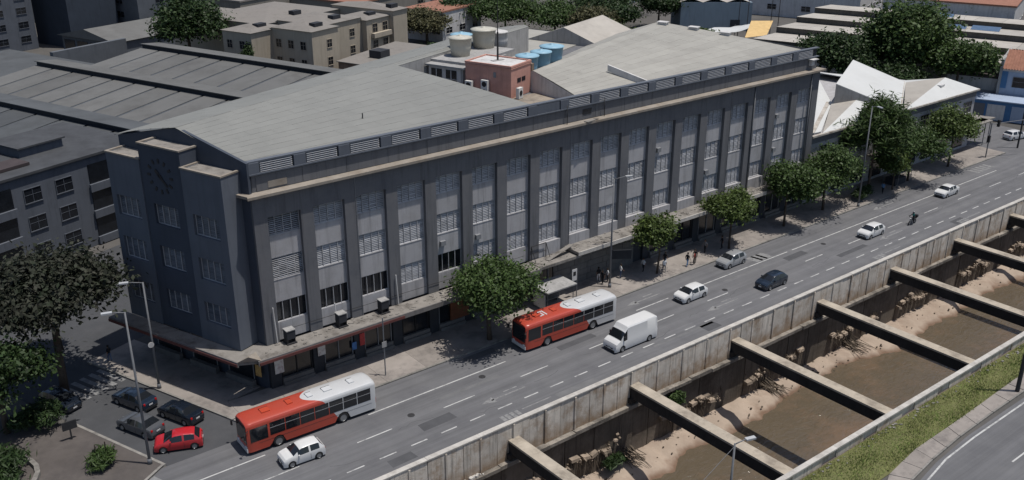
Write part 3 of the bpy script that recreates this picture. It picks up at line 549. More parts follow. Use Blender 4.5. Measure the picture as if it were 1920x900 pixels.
part('frame_stand', MB().tube((62.9, 76.2, 4.9), (62.9, 76.2, 6.6), .05, n=5).tube((65, 76.2, 4.9), (65, 76.2, 6.6), .05, n=5).tube((62.9, 76.2, 6.6), (65, 76.2, 6.6), .05, n=5).tube((62.9, 75.4, 4.9), (62.9, 76.2, 6.6), .04, n=5).tube((65, 75.4, 4.9), (65, 76.2, 6.6), .04, n=5).tube((62.9, 76.2, 5.7), (65, 76.2, 5.7), .03, n=5), 'iron', bd)
for x, z in ((32.35, 7.0), (45.5, 6.6), (38.6, 5.6)): part('downpipe', MB().tube((x, 76.2, z+1.5), (x+.1, 76.1, 4.9), .06, n=6), 'white_wall', bd)
# ground-floor shops
part('shop_wall', MB().box(32, 113.2, 76.7, 77.06, .1, 4.5), 'shop_pier', bd)
part('stone_wall', MB().box(66.4, 79.2, 76.5, 76.72, .1, 4.9), 'stone_clad', bd)
for k in range(6):
    for q in range(5): x = 66.45+q*2.55+(k % 2)*.6; part('stone_block', MB().box(x+.03, min(x+2.5, 79.1), 76.45, 76.5, .15+k*.78, .15+k*.78+.73), 'stone_clad', bd)
for i in range(18):
    x = X0+BAY*i
    if 66 < x < 78: continue
    part('shop_pier', MB().box(x-1.2, x-.1, 76.42, 76.7, .12, 4.45), 'shop_pier', bd)
    sw = part('shop_window', MB().box(x, x+3.1, 76.6, 76.66, .9, 3.7), 'dark_pane', bd)
    part('window_frame', MB().box(x+1.5, x+1.58, 76.5, 76.6, .9, 3.7).box(x, x+3.1, 76.5, 76.6, 3.7, 3.8).box(x, x+.07, 76.5, 76.6, .9, 3.7).box(x+3.03, x+3.1, 76.5, 76.6, .9, 3.7), 'frame' if i % 3 else 'trim', sw)
    part('shop_step', MB().box(x-.05, x+3.15, 76.1, 76.6, .14, .5), 'stone_clad', bd); part('shop_step', MB().box(x-.05, x+3.15, 76.3, 76.6, .5, .88), 'stone_clad', bd)
part('wood_shutter', MB().box(52.1, 54.4, 76.35, 76.55, .9, 4.3), 'wood', bd)
for x, w_, z0, z1, mt in ((32.0, .9, 1.6, 3.2, 'poster_white'), (36.5, .8, 2.0, 3.6, 'poster_white'), (41.1, .55, 1.6, 2.9, 'poster_red'), (37.9, 2.6, 3.85, 4.2, 'poster_red'), (40.2, .5, 1.4, 2.2, 'sign_blue'), (84.2, 2.4, 2.0, 3.2, 'poster_white')): part('poster', MB().box(x, x+w_, 76.3, 76.36, z0, z1), mt, bd)
for b0 in (1.5, 6.4, 11.5):
    sw = part('shop_window', MB().uv(-.35, -.3, b0, b0+3.4, .9, 3.6), 'dark_pane', bd); part('shop_step', MB().uv(-.8, -.36, b0-.1, b0+3.5, .14, .8), 'stone_clad', bd)
    part('window_frame', MB().uv(-.42, -.35, b0, b0+.08, .9, 3.7).uv(-.42, -.35, b0+3.3, b0+3.4, .9, 3.7), 'frame', sw)
part('poster', MB().uv(-.48, -.42, .5, 1.2, 1.4, 2.6), 'poster_yellow', bd); part('poster', MB().uv(-.48, -.42, 5.0, 5.8, 1.6, 2.9), 'poster_white', bd)
part('canopy_sign', MB().ob((73.2, 74.3, 3.0), (1.2, -2.2, .5), (.05, .1, 0), (0, 0, 1.1)), 'shop_pier', bd)
dbm = MB()
for k in range(330):
    x = random.uniform(30.5, 100); y = random.uniform(74.4, 76.2); s = random.uniform(.04, .16); z = 4.78 if x < 62.6 else (4.88 if x < 67.8 else 5.35)
    dbm.ob((x, y, z), (s*random.uniform(1, 3), random.uniform(-s, s), 0), (random.uniform(-s, s), s*1.3, 0), (0, 0, s*.5))
o = part('debris', dbm, 'canopy', bd); o['kind'] = 'stuff'
# ---------------------------------------------------------------- rooftop rooms and tanks
t = thing('roof_hut', 'pink rendered rooftop hut with a flat roof beside the roof terrace', 'hut', (67.4, 85.4, 20.65))
PC = (67.35, 85.45)
def HB(mb, a0, a1, b0, b1, z0, z1):  # box on turned grid from hut corner
    c = Vector((PC[0]+a0*CU[0]-b0*CU[1], PC[1]+a0*CU[1]+b0*CU[0], z0)); return mb.ob(c, ((a1-a0)*CU[0], (a1-a0)*CU[1], 0), (-(b1-b0)*CU[1], (b1-b0)*CU[0], 0), (0, 0, z1-z0))
part('wall', HB(MB(), 0, 4.4, 0, 6.2, 20.65, 24.2), 'pink', t); part('cornice', HB(MB(), -.08, 4.48, -.08, 6.28, 24.05, 24.12), 'pink', t)
rm = HB(HB(HB(HB(MB(), -.06, 4.46, -.06, .14, 24.2, 24.42), -.06, 4.46, 6.06, 6.26, 24.2, 24.42), -.06, .14, .14, 6.06, 24.2, 24.42), 4.26, 4.46, .14, 6.06, 24.2, 24.42); part('roof_rim', rm, 'pink', t)
part('roof', HB(MB(), .14, 4.26, .14, 6.06, 24.2, 24.28), 'white_wall', t)
for a in (1.35, 2.35): part('window', HB(MB(), a, a+.8, -.03, 0, 22.3, 22.8), 'dark_pane', t)
part('wall_box', HB(MB(), -.06, 0, 2.0, 2.35, 22.9, 23.5), 'frame', t); part('corner_pier', HB(MB(), 4.42, 5.0, -.1, .9, 20.65, 23.9), 'brick_wall', t)
t = thing('roof_room', 'low white rooftop room with two louvred windows next to the pink hut', 'hut', (65, 93.5, 20.65))
part('wall', HB(MB(), .2, 9, 6.6, 11.6, 20.65, 23.3), 'white_wall', t); part('roof', HB(MB(), -.15, 9.3, 6.3, 11.9, 23.3, 23.5), 'old_wall', t)
part('roof_step', HB(MB(), 1.2, 11.5, 6.5, 15.2, 23.5, 23.8), 'old_wall', t)
part('wall_pier', HB(MB(), .05, .2, 6.6, 6.9, 20.65, 23.3), 'old_wall', t)
for b0 in (7.6, 9.7):
    w_ = part('window', HB(MB(), .14, .2, b0, b0+1.5, 21.5, 23.0), 'dark_pane', t); part('frame', HB(HB(MB(), .08, .14, b0-.1, b0+1.6, 21.9, 21.96), .08, .14, b0+.7, b0+.78, 21.5, 23.0), 'white_wall', w_)
def tank(px, py, z, r, h, mt, lidm, label, taper=.85):
    t = thing('water_tank', label, 'water tank', (px, py, z)); b = MB(); b.lathe([(0, 0), (r*taper, 0), (r*(taper+.06), h*.5), (r, h), (r*1.05, h), (r*1.05, h+.08), (0, h+.08)], n=24)
    part('tank_body', b, mt, t, True, False); l = MB(); l.lathe([(r*1.08, h+.05), (r*1.08, h+.12), (r*.6, h+.26), (.25, h+.3), (.25, h+.4), (0, h+.4)], n=24); part('lid', l, lidm, t, True, False)
def HP(a, b): return (PC[0]+a*CU[0]-b*CU[1], PC[1]+a*CU[1]+b*CU[0])
tank(*HP(4.6, 10.0), 23.8, 1.35, 2.1, 'tank_cream', 'tank_cream', 'cream water tank standing on the roof of the low white room'); tank(*HP(7.2, 11.6), 23.8, 1.3, 1.9, 'tank_cream', 'tank_lid', 'cream water tank with a pale blue lid behind another cream tank', .9)
tank(*HP(10.3, 10.3), 23.8, 1.55, 2.2, 'tank_cream', 'tank_cream', 'broad cream water tank between the antenna mast and the pale lidded tank'); tank(*HP(13.5, 10.2), 23.4, 1.2, 1.8, 'white_wall', 'white_wall', 'white water tank with a shallow cone lid behind the mast', 1.0)
tank(*HP(6.3, 1.6), 21.9, 1.35, 2.4, 'tank_blue', 'tank_lid', 'blue water tank standing just behind the pink rooftop hut'); tank(*HP(9.6, 1.6), 21.9, 1.25, 2.3, 'tank_blue', 'tank_lid', 'blue water tank in the middle of three blue tanks'); tank(*HP(12.8, 1.9), 21.9, 1.45, 2.4, 'tank_blue', 'tank_lid', 'blue water tank at the end of the row, beside the pale roof')
single('tank_plinth', HB(MB(), 4.9, 15, -.1, 3.6, 20.65, 21.9), 'old_wall', 'grey concrete plinth carrying three blue water tanks', 'plinth')
a = thing('antenna_mast', 'tall thin dark antenna mast rising from the pink hut roof', 'antenna', (*HP(2.6, 3.4), 24.28)); part('mast', MB().tube((0, 0, 0), (0, 0, 3.3), .12, .1, 8).tube((0, 0, 3.3), (0, 0, 7.5), .06, .03, 6), 'iron', a, False, False); part('mount_plate', MB().box(-.8, .8, -.3, .3, 0, .06), 'old_wall', a, False, False)
def ac(loc, rz, label, h=1.0, fans=1):
    t = thing('air_conditioner', label, 'air conditioner', loc, rz); part('casing', MB().box(-.45, .45, -.2, .2, .08, h), 'ac_white', t, False, False); part('foot', MB().box(-.4, -.3, -.22, .22, 0, .08).box(.3, .4, -.22, .22, 0, .08), 'iron', t, False, False)
    for q in range(fans): z = .08+(h-.08)*(q+.5)/fans; part('fan_grille', MB().lathe([(0, -.225), (.3, -.225), (.32, -.205)], (0, 0, z), 'y', 16), 'trim', t, False, False)
ac((*HP(-.5, 5.4), 20.65+.6), math.radians(-70), 'air conditioner on a stand in the gap beside the pink hut', 1.0); ac((*HP(-.35, 3.3), 20.65), math.radians(-70), 'tall two-fan air conditioner on the shaded wall of the pink hut', 1.9, 2); ac((*HP(.7, -.7), 20.65), math.radians(20), 'air conditioner on the terrace at the corner of the pink hut', 1.3)
single('stand_block', HB(MB(), -1.0, -.1, 4.8, 6, 20.65, 21.25), 'old_wall', 'small concrete stand below an air conditioner by the pink hut', 'stand')
for x, lb in ((33.5, 'box air conditioner on the shop canopy close to the building corner'), (38.9, 'box air conditioner on the shop canopy under the second bay'), (43.6, 'box air conditioner on the canopy beside a slanting white pipe')):
    t = thing('air_conditioner', lb, 'air conditioner', (x, 75.7, 4.78)); part('casing', MB().box(-.42, .42, -.4, .4, .5, 1.35), 'dark_wall', t, False, False); part('top_cover', MB().box(-.46, .46, -.44, .44, 1.35, 1.43), 'old_wall', t, False, False); part('stand', MB().box(-.5, .5, -.5, .5, 0, .12).box(-.4, -.34, -.38, .38, .12, .5).box(.34, .4, -.38, .38, .12, .5), 'iron', t, False, False)
t = thing('rear_gable', 'grey corrugated gable roof behind the water tanks', 'building', (99, 110, 0))
gb = MB(); q = [(91.2, 112.5), (96, 100.5), (108, 105), (103, 117)]; gb.prism(q, 0, 20.6); part('wall', gb, 'old_wall', t)
gb = MB(); e0, e1, e2, e3 = [(x, y, 20.6) for x, y in q]; m0 = ((e0[0]+e1[0])/2, (e0[1]+e1[1])/2, 23.0); m1 = ((e2[0]+e3[0])/2, (e2[1]+e3[1])/2, 23.0)
gb.face([e1, e2, m1, m0]); gb.face([e3, e0, m0, m1]); part('roof', gb, 'warehouse_roof', t)
for tri in ([e0, e1, m0], [e2, e3, m1]): gb = MB(); gb.face(tri); part('gable', gb, 'old_wall', t)
# ================================================================ NEIGHBOUR BUILDINGS
def win_on(parent, c, ex, nrm, w, h, pane='dark_pane', fr='frame', split=1, sill=True, frame_w=.07):
    """window: dark pane sunk in a proud frame on a wall; c lower-left corner, ex along the wall, nrm outward"""
    c, ex, nrm = Vector(c), Vector(ex).normalized(), Vector(nrm).normalized(); up = Vector((0, 0, 1))
    p = part('window', MB().ob(c+nrm*.01, ex*w, up*h, nrm*.03), pane, parent); f = MB(); t = frame_w
    f.ob(c+nrm*.01-ex*t, ex*t, up*h, nrm*.09); f.ob(c+nrm*.01+ex*w, ex*t, up*h, nrm*.09); f.ob(c+nrm*.01-ex*t+up*h, ex*(w+2*t), up*t, nrm*.1)
    for k in range(1, split+1): f.ob(c+nrm*.041+ex*(w*k/(split+1)-.025), ex*.05, up*h, nrm*.03)
    f.ob(c+nrm*.041+up*h*.55, ex*w, up*.04, nrm*.025); part('window_frame', f, fr, p)
    if sill: part('sill', MB().ob(c-ex*.1-up*.1, ex*(w+.2), up*.1, nrm*.14), 'white_wall' if fr == 'frame' else fr, p)
    return p
UX = Vector((CU[0], CU[1], 0)); VX = Vector((-CU[1], CU[0], 0))
# low neighbour with the folded white roof
t = thing('low_building', 'low grey building with folded white roof planes beyond the long facade', 'building', (136, 84, 0))
part('wall', MB().prism([(113.35, 76.7), (158.5, 76.7), (148.5, 100), (104.8, 100)], 0, 9.75), 'facade_light', t)
part('wall_band', MB().box(113.35, 158.55, 76.62, 76.7, 8.75, 9.75), 'facade_dark', t)
part('eave', MB().box(113.4, 158.8, 76.25, 76.72, 9.75, 10.0), 'gutter', t)
for x in (115.9, 120.3, 126, 129.5, 133.4, 137.7, 142.0, 146.4, 150.8, 155.2): win_on(t, (x, 76.7, 6.2), (1, 0, 0), (0, -1, 0), 2.3, 1.9, split=2)
rp = MB(); A_ = lambda *p: p
def roofpart(nm, pts, mt='white_roof'): mb = MB(); mb.face(pts); mb.face([(x, y, z-.12) for x, y, z in pts][::-1]); n_ = len(pts); [mb.face([pts[i], (pts[i][0], pts[i][1], pts[i][2]-.12), (pts[(i+1) % n_][0], pts[(i+1) % n_][1], pts[(i+1) % n_][2]-.12), pts[(i+1) % n_]]) for i in range(n_)]; return part(nm, mb, mt, t)
roofpart('roof_plane', [(113.4, 77.4, 10.05), (116.5, 77.2, 10.0), (128.9, 84.2, 10.7), (144, 100, 13.2), (104.8, 100, 12.2)])
roofpart('roof_plane', [(115.8, 76.5, 10.05), (132, 81.6, 11.7), (128.9, 84.2, 10.9)], 'warehouse_roof'); roofpart('roof_plane', [(115.8, 76.5, 10.05), (134.2, 76.3, 10.05), (132, 81.6, 11.7)])
roofpart('roof_plane', [(132, 81.6, 11.7), (134.2, 76.3, 10.05), (136, 76.9, 10.3), (129, 84, 11.2)])
roofpart('shed_roof', [(128.2, 83.4, 14.0), (135.4, 76.3, 10.15), (149.3, 84.2, 11.0), (145.3, 91.9, 14.0)])
mb = MB(); mb.face([(128.2, 83.4, 10.7), (135.4, 76.35, 10.05), (128.2, 83.4, 13.9)]); part('shed_gable', mb, 'old_wall', t); mb = MB(); mb.face([(128.2, 83.4, 10.5), (128.2, 83.4, 13.9), (145.3, 91.9, 13.9), (145.3, 91.9, 10.5)]); part('shed_wall', mb, 'white_wall', t)
roofpart('roof_plane', [(136.2, 76.4, 10.05), (153.5, 79.8, 12.0), (149.6, 84.4, 10.9)], 'warehouse_roof'); roofpart('roof_plane', [(136.2, 76.4, 10.05), (158.7, 76.4, 10.0), (153.5, 79.8, 12.0)]); roofpart('roof_plane', [(158.7, 76.4, 10.0), (154.5, 88, 10.0), (149.6, 84.4, 10.9), (153.5, 79.8, 12.0)])
roofpart('roof_plane', [(145.3, 91.9, 10.9), (149.6, 84.4, 10.9), (154.5, 88, 10.0), (148.5, 100, 10.0), (144, 100, 11.0)])
part('valley_gutter', MB().ob((114.6, 77.0, 10.1), (14, 7.3, .75), (-.25, .5, 0), (0, 0, .08)), 'gutter', t); part('valley_gutter', MB().ob((135.9, 76.6, 10.2), (13.5, 7.8, .8), (-.3, .5, 0), (0, 0, .1)), 'gutter', t)
part('roof_box', MB().ob((149.7, 78.2, 11.0), (1.4, .2, 0), (-.2, .9, 0), (0, 0, .5)), 'white_wall', t)
part('shop_canopy', MB().box(128, 161.8, 74.6, 76.6, 4.3, 4.5), 'canopy', t); part('shop_canopy', MB().prism([(158.6, 75.3), (164, 75.3), (162.5, 79), (158.6, 79)], 4.3, 4.5), 'canopy', t)
for x, y in ((161.4, 75.5), (163.2, 75.6), (162, 78.6)): part('canopy_post', MB().tube((x, y, 0), (x, y, 4.3), .07, n=6), 'pole', t)
for k in range(9): x = 115+k*4.8; part('shop_window', MB().box(x, x+3.2, 76.6, 76.66, .6, 3.4), 'dark_pane', t)
mb = MB(); mb.lathe([(0, 0), (1.0, .25), (1.35, 1.2), (1.0, 2.2), (0, 2.6)], (163.9, 81.0, 4.6), n=20, mi=0)
for i in range(len(mb.f)):
    if i % 20 in (2, 3, 4, 10, 11, 12, 13) and i > 30 or i > 62: mb.m[i] = 1
single('advertising_ball', mb, ['ball_red', 'white_roof'], 'red and white inflatable ball at the end of the low building', 'balloon', smooth=True)
single('ball_kiosk', MB().box(162.9, 164.9, 80, 82, 0, 4.62), 'white_wall', 'small white kiosk under the red and white ball', 'kiosk')
# blue and white shop building on the cross street
t = thing('blue_shop', 'pale blue two-storey shop with a red tiled roof on the cross street', 'building', (186, 84, 0))
part('wall', MB().uv(145.2, 158, -58, -45.6, 0, 8.6), 'blue_wall', t); part('side_pier', MB().uv(145.1, 158, -45.6, -45.1, 0, 10.3), 'old_wall', t)
part('band', MB().uv(145.0, 145.2, -58, -45.6, 8.2, 8.7), 'white_wall', t); part('corner_stripe', MB().uv(145.05, 145.2, -46.6, -45.6, 5, 8.2), 'blue_paint', t)
rf = MB(); rf.face([W(144.8, -58, 8.6), W(144.8, -45.6, 8.6), W(151, -45.6, 11.2), W(151, -58, 11.2)]); rf.face([W(151, -58, 11.2), W(151, -45.6, 11.2), W(158, -45.6, 8.6), W(158, -58, 8.6)]); ro = part('roof', rf, 'tile_red', t)
for k in range(26): b_ = -57.8+k*.48; mb = MB(); mb.ob(W(144.7, b_, 8.62), Vector(W(151, b_, 11.22))-Vector(W(144.7, b_, 8.62)), VX*.2, (0, 0, .12)); part('tile_row', mb, 'tile_red', ro)
win_on(t, W(145.2, -47.6, 5.3), -VX, -UX, 9, 1.9, split=3, sill=False)
t = thing('blue_wall_shops', 'row of low shopfronts painted deep blue with white shutters', 'building', (180, 84, 0))
part('wall', MB().uv(139.5, 145, -60, -36.5, 0, 3.6), 'blue_paint', t); part('roof', MB().uv(139.2, 145, -60, -36, 3.6, 3.8), 'blue_wall', t)
for b0, w_, mt in ((-40.6, 2.6, 'dark_pane'), (-44.2, 3.2, 'facade_dark'), (-47.6, 3.0, 'white_wall'), (-51.5, 2.8, 'blue_wall'), (-55.4, 2.6, 'white_wall')): part('shutter', MB().uv(139.42, 139.5, b0, b0+w_, .1, 3.0), mt, t)
t = thing('white_annex', 'small white rendered annex between the dark trees and the blue shop', 'building', (186, 96, 0)); part('wall', MB().uv(147, 158, -44.9, -36, 0, 6.2), 'white_wall', t); part('ledge', MB().uv(146.8, 147, -44.9, -36, 3.6, 3.9), 'old_wall', t); part('roof', MB().uv(146.8, 158, -45, -36, 6.2, 6.5), 'rusty', t)
# long warehouse with stepped roofs
t = thing('warehouse', 'long warehouse of stepped pale roofs with dark clerestory bands behind the trees', 'building', (200, 120, 0))
aa = (150.5, 167, 183, 199, 215); 
for k in range(4):
    a0, a1 = aa[k], aa[k+1]; zl, zh = 7.2, 8.6
    b1 = (9, 5.5, 2.5, 0)[k] if False else 4-.0*k
    part('wall', MB().uv(a0+.1, a1-.1, -120, b1, 0, zl-.2), 'old_wall', t)
    nb = 20
    for q in range(nb):
        b0_ = -120+(b1+120)*q/nb; b1_ = -120+(b1+120)*(q+1)/nb-.05; mb = MB(); mb.face([W(a0-.5, b0_, zh), W(a1-.1, b0_, zl), W(a1-.1, b1_, zl), W(a0-.5, b1_, zh)]); part('roof_sheet', mb, 'warehouse_roof', t)
    part('clerestory', MB().uv(a0-.05, a0+.1, -120, b1, zl-.4, zh-.08), 'warehouse_band', t)
    mb = MB(); mb.face([W(a0, b1, 0), W(a0, b1, zh), W(a1, b1, zl), W(a1, b1, 0)]); part('end_wall', mb, 'old_wall', t)
for k, (a, b) in enumerate(((188, -20), (188, -27), (189, -34), (199, -62), (199, -70), (199, -78), (203, 8-30))): mb = MB(); mb.ob(W(a, b, 8.0), UX*4.2+Vector((0, 0, .35)), -VX*6, (0, 0, .1)); part('solar_panel', mb, 'solar', t)
# things north of the warehouse
t = thing('bluegrey_hall', 'blue-grey plastered hall with a scalloped pale roof behind the garden', 'building', (215, 172, 0)); part('wall', MB().ob((201, 181, 0), (15, -12, 0), (6, 9, 0), (0, 0, 7.6)), 'bluegrey_wall', t)
for q in range(3): c0 = Vector((200.6, 181.4, 7.6))+Vector((15, -12, 0))*q/3; e = Vector((15, -12, 0))/3; mb = MB(); mb.face([c0, c0+e*.5+Vector((0, 0, 1.1)), c0+e*.5+Vector((6.5, 9.5, 1.5)), c0+Vector((6.5, 9.5, .4))]); mb.face([c0+e*.5+Vector((0, 0, 1.1)), c0+e, c0+e+Vector((6.5, 9.5, .4)), c0+e*.5+Vector((6.5, 9.5, 1.5))]); part('roof_fold', mb, 'warehouse_roof', t)
part('door', MB().ob((211.5, 172.4, 0), (2, -1.6, 0), (.05, .08, 0), (0, 0, 3)), 'dark_wall', t)
t = thing('yellow_awning', 'sloping yellow sheet awning at the corner of the warehouse', 'awning', (206, 155, 0)); mb = MB(); mb.face([W(178, 14.8, 3.2), W(184, 11.2, 3.2), W(195, 13.2, 5), W(192, 18, 5)]); part('sheet', mb, 'yellow_sheet', t)
for a, b, z in ((179, 14.2, 3.2), (184, 11.6, 3.2), (193, 16.5, 5), (194, 13.5, 5)): p = W(a, b); part('post', MB().tube(p, (p[0], p[1], z), .08, n=5), 'pole', t)
t = thing('white_tarpaulin', 'white tarpaulin roof hanging over the garden behind the roof vents', 'awning', (196, 162, 0)); mb = MB()
for i in range(6):
    for j in range(4):
        P = lambda i, j: (190.5+i*2.4+j*.3, 163.6+i*.3-j*1.9, 3.4+.5*math.sin(i*.9)*math.cos(j)+.2*j); mb.face([P(i, j), P(i+1, j), P(i+1, j+1), P(i, j+1)])
part('sheet', mb, 'white_roof', t, True)
for x, y in ((190.6, 163.3), (204.5, 165), (191.5, 156.3)): part('post', MB().tube((x, y, 0), (x, y, 3.5), .07, n=5), 'pole', t)
# cream apartment block behind the factory
t = thing('cream_apartments', 'cream three-storey apartment block with stepped wings and dark square windows', 'building', (100, 180, 0))
for a0, a1, b0, b1, z in ((88.2, 96, 73.2, 84, 13), (82.5, 92, 84, 92, 12.6), (96.0, 108, 77, 90, 12.8), (108, 116, 75.6, 84, 12.2), (116, 121, 74.5, 92, 13.2), (92, 116, 90, 110, 12.4), (92, 104, 110, 118, 12.2)):
    part('wing', MB().uv(a0, a1, b0, b1, 0, z), 'cream', t); q = MB(); c0, c1, c2, c3 = W(a0-.3, b0-.3, z), W(a1+.3, b0-.3, z), W(a1+.3, b1+.3, z), W(a0-.3, b1+.3, z); m_ = tuple(sum(p[i] for p in (c0, c1, c2, c3))/4+(1.1 if i == 2 else 0) for i in range(3))
    for p, r_ in ((c0, c1), (c1, c2), (c2, c3), (c3, c0)): q.face([p, r_, m_])
    part('roof', q, 'slab_roof', t); part('skylight_box', MB().uv((a0+a1)/2-1.2, (a0+a1)/2+1.2, b0+1.5, b0+3, z+.1, z+1.1), 'dark_wall', t)
for z in (2.2, 5.6, 9.2):
    for b in (75, 78.3, 81.6): win_on(t, W(88.2, b+1.3, z), -VX, -UX, 1.4, 1.6, fr='cream')
    for b in (86, 89.5): win_on(t, W(82.5, b+1.3, z), -VX, -UX, 1.4, 1.6, fr='cream')
    for a in (92.5,): win_on(t, W(a, 73.2, z), UX, -VX, 1.4, 1.6, fr='cream')
    for a in (98, 104): win_on(t, W(a, 77, z), UX, -VX, 1.5, 1.6, fr='cream')
    for a in (110, 113.5): win_on(t, W(a, 75.6, z), UX, -VX, 1.6, 1.9, fr='cream')
for k in range(2): part('balcony', MB().uv(109.4, 115.5, 74.6, 75.5, 4.6+3.6*k, 5.6+3.6*k), 'cream', t)
t = thing('brick_shed', 'rough brick shed with a pale sheet roof in front of the cream apartments', 'building', (104, 165, 0)); part('wall', MB().uv(93, 112, 58, 71, 0, 6.5), 'brick_wall', t); mb = MB(); mb.ob(W(92.7, 57.7, 6.5), UX*19.6+Vector((0, 0, .8)), VX*13.6, (0, 0, .15)); part('roof', mb, 'slab_roof', t); part('water_box', MB().uv(98, 101, 64, 67, 6.9, 8.4), 'dark_wall', t)
# factory sheds with raised ridge monitors, left
fc = thing('factory_sheds', 'grey factory sheds with long raised ridge strips and skylight bands', 'building', (50, 150, 0))
for k, (a0, b1) in enumerate(((5.2, 118), (25.5, 103), (45.8, 99), (66, 96))):
    if k == 0: continue
    mtr = ('factory_dark', 'factory_dark', 'factory_roof', 'factory_roof')[k]
    z0, z1 = 9.6, 11.6; b0 = 46 if k == 1 else 25
    part('wall', MB().uv(a0-15.5, a0+4.5, b0, b1, 0, 9.4), 'grey_wall', fc)
    nb = int((b1-b0)/5.2)
    for q in range(nb):
        c0, c1 = b0+(b1-b0)*q/nb, b0+(b1-b0)*(q+1)/nb; mb = MB(); mb.ob(W(a0-15.9, c0+.55, z0), UX*15.7+Vector((0, 0, z1-z0-.3)), VX*(c1-c0-.58), (0, 0, .06)); part('roof_sheet', mb, mtr, fc)
        mb = MB(); mb.ob(W(a0-14.6, c0, z0+.12), UX*14+Vector((0, 0, 1.45)), VX*.52, (0, 0, .06)); part('skylight_strip', mb, 'skylight', fc)
    mb = MB(); mb.ob(W(a0-.4, b0, z1+.45), UX*4.4+Vector((0, 0, -.5)), VX*(b1-b0), (0, 0, .12)); part('ridge_strip', mb, mtr, fc)
    part('clerestory', MB().uv(a0+.0, a0+.3, b0, b1, z1-.6, z1+.45), 'dark_wall', fc)
t = thing('grey_hall', 'low grey flat-roofed hall beyond the factory sheds', 'building', W(50, 118)); part('wall', MB().uv(14, 62, 104, 133, 0, 7.5), 'grey_wall', t); part('roof', MB().uv(13.7, 62.3, 103.7, 133.3, 7.5, 7.8), 'factory_dark', t); part('parapet', MB().uv(62.4, 80, 119, 120, 0, 8.6), 'grey_wall', t)
t = thing('open_shed', 'open-fronted shed with a low gable roof and dark bays', 'building', W(96, 140)); part('wall', MB().uv(88, 108, 133, 153, 0, 5), 'grey_wall', t)
for k in range(4): part('bay_opening', MB().uv(87.9, 88, 134+k*4.8, 137.8+k*4.8, .2, 4), 'dark_pane', t)
mb = MB(); mb.face([W(87, 132.5, 5), W(109, 132.5, 5), W(109, 143, 7.2), W(87, 143, 7.2)]); mb.face([W(87, 143, 7.2), W(109, 143, 7.2), W(109, 153.5, 5), W(87, 153.5, 5)]); mb.face([W(87, 132.5, 5), W(87, 143, 7.2), W(87, 153.5, 5)]); part('roof', mb, 'factory_roof', t)
def block(name, label, a0, a1, b0, b1, h, mt, rows, cols, group=None, wm='dark_pane', ww=2.6, wh=1.5, roofm='slab_roof'):
    t = thing(name, label, 'building', W((a0+a1)/2, (b0+b1)/2), group=group); part('wall', MB().uv(a0, a1, b0, b1, 0, h), mt, t); part('roof', MB().uv(a0-.2, a1+.2, b0-.2, b1+.2, h, h+.4), roofm, t)
    for r_ in range(rows):
        z = 2+r_*3.4
        for c in range(cols):
            b = b0+(b1-b0)*(c+.5)/cols; win_on(t, W(a0, b+ww/2, z), -VX, -UX, ww, wh, wm, mt)
            a = a0+(a1-a0)*(c+.5)/cols; win_on(t, W(a-ww/2, b0, z), UX, -VX, ww, wh, wm, mt)
    return t
block('tall_block', 'tall pale apartment block with wide windows beyond the grey hall', 72, 90, 166, 190, 34, 'apt_wall', 9, 3)
block('navy_block', 'dark blue windowless block beside the tall pale apartments', 94, 108, 158, 172, 30, 'navy_wall', 0, 0); block('pale_block', 'pale grey slab block behind the open shed', 110, 124, 152, 166, 26, 'grey_wall', 6, 1)
block('grey_terrace', 'grey terrace house with dark windows behind the big dark tree', 122, 150, 128, 150, 10, 'cream_dim', 2, 4); block('distant_house', 'low house with a dark red tiled roof behind the cream apartments', 140, 165, 105, 130, 9, 'cream_dim', 1, 4, roofm='tile_red')
block('distant_house', 'house with an orange tiled roof half hidden by the round olive tree', 148, 166, 84, 96, 7.5, 'white_wall', 1, 3, roofm='tile_red'); block('distant_house', 'lilac walled house standing above the trees', 226, 240, 70, 84, 14, 'blue_wall', 2, 2, roofm='tile_red')
block('distant_hall', 'wide red-roofed hall beyond the stepped warehouse', 222, 250, -40, -8, 9, 'white_wall', 1, 5, roofm='tile_red'); block('distant_hall', 'pale flat-roofed hall with a long parapet beyond the warehouse', 222, 262, -120, -60, 10, 'white_wall', 2, 8, roofm='warehouse_roof'); block('distant_hall', 'light hall roof beyond the blue-grey hall', 232, 262, 0, 40, 8, 'white_wall', 1, 4, roofm='warehouse_roof')
block('distant_hall', 'white flat hall at the far end of the garden trees', 250, 280, 45, 66, 9, 'white_wall', 1, 4, roofm='white_roof'); block('distant_house', 'grey house behind the garden trees', 190, 215, 95, 118, 9, 'old_wall', 1, 4, roofm='slab_roof'); block('distant_house', 'brown roofed house behind the dark garden trees', 175, 190, 120, 140, 10, 'cream_dim', 2, 3, roofm='tile_red')
block('distant_house', 'broad pale house far behind the terrace house', 160, 190, 150, 180, 12, 'cream_dim', 2, 4); block('distant_hall', 'long grey hall far behind the tall pale block', 60, 120, 200, 240, 14, 'grey_wall', 2, 6)
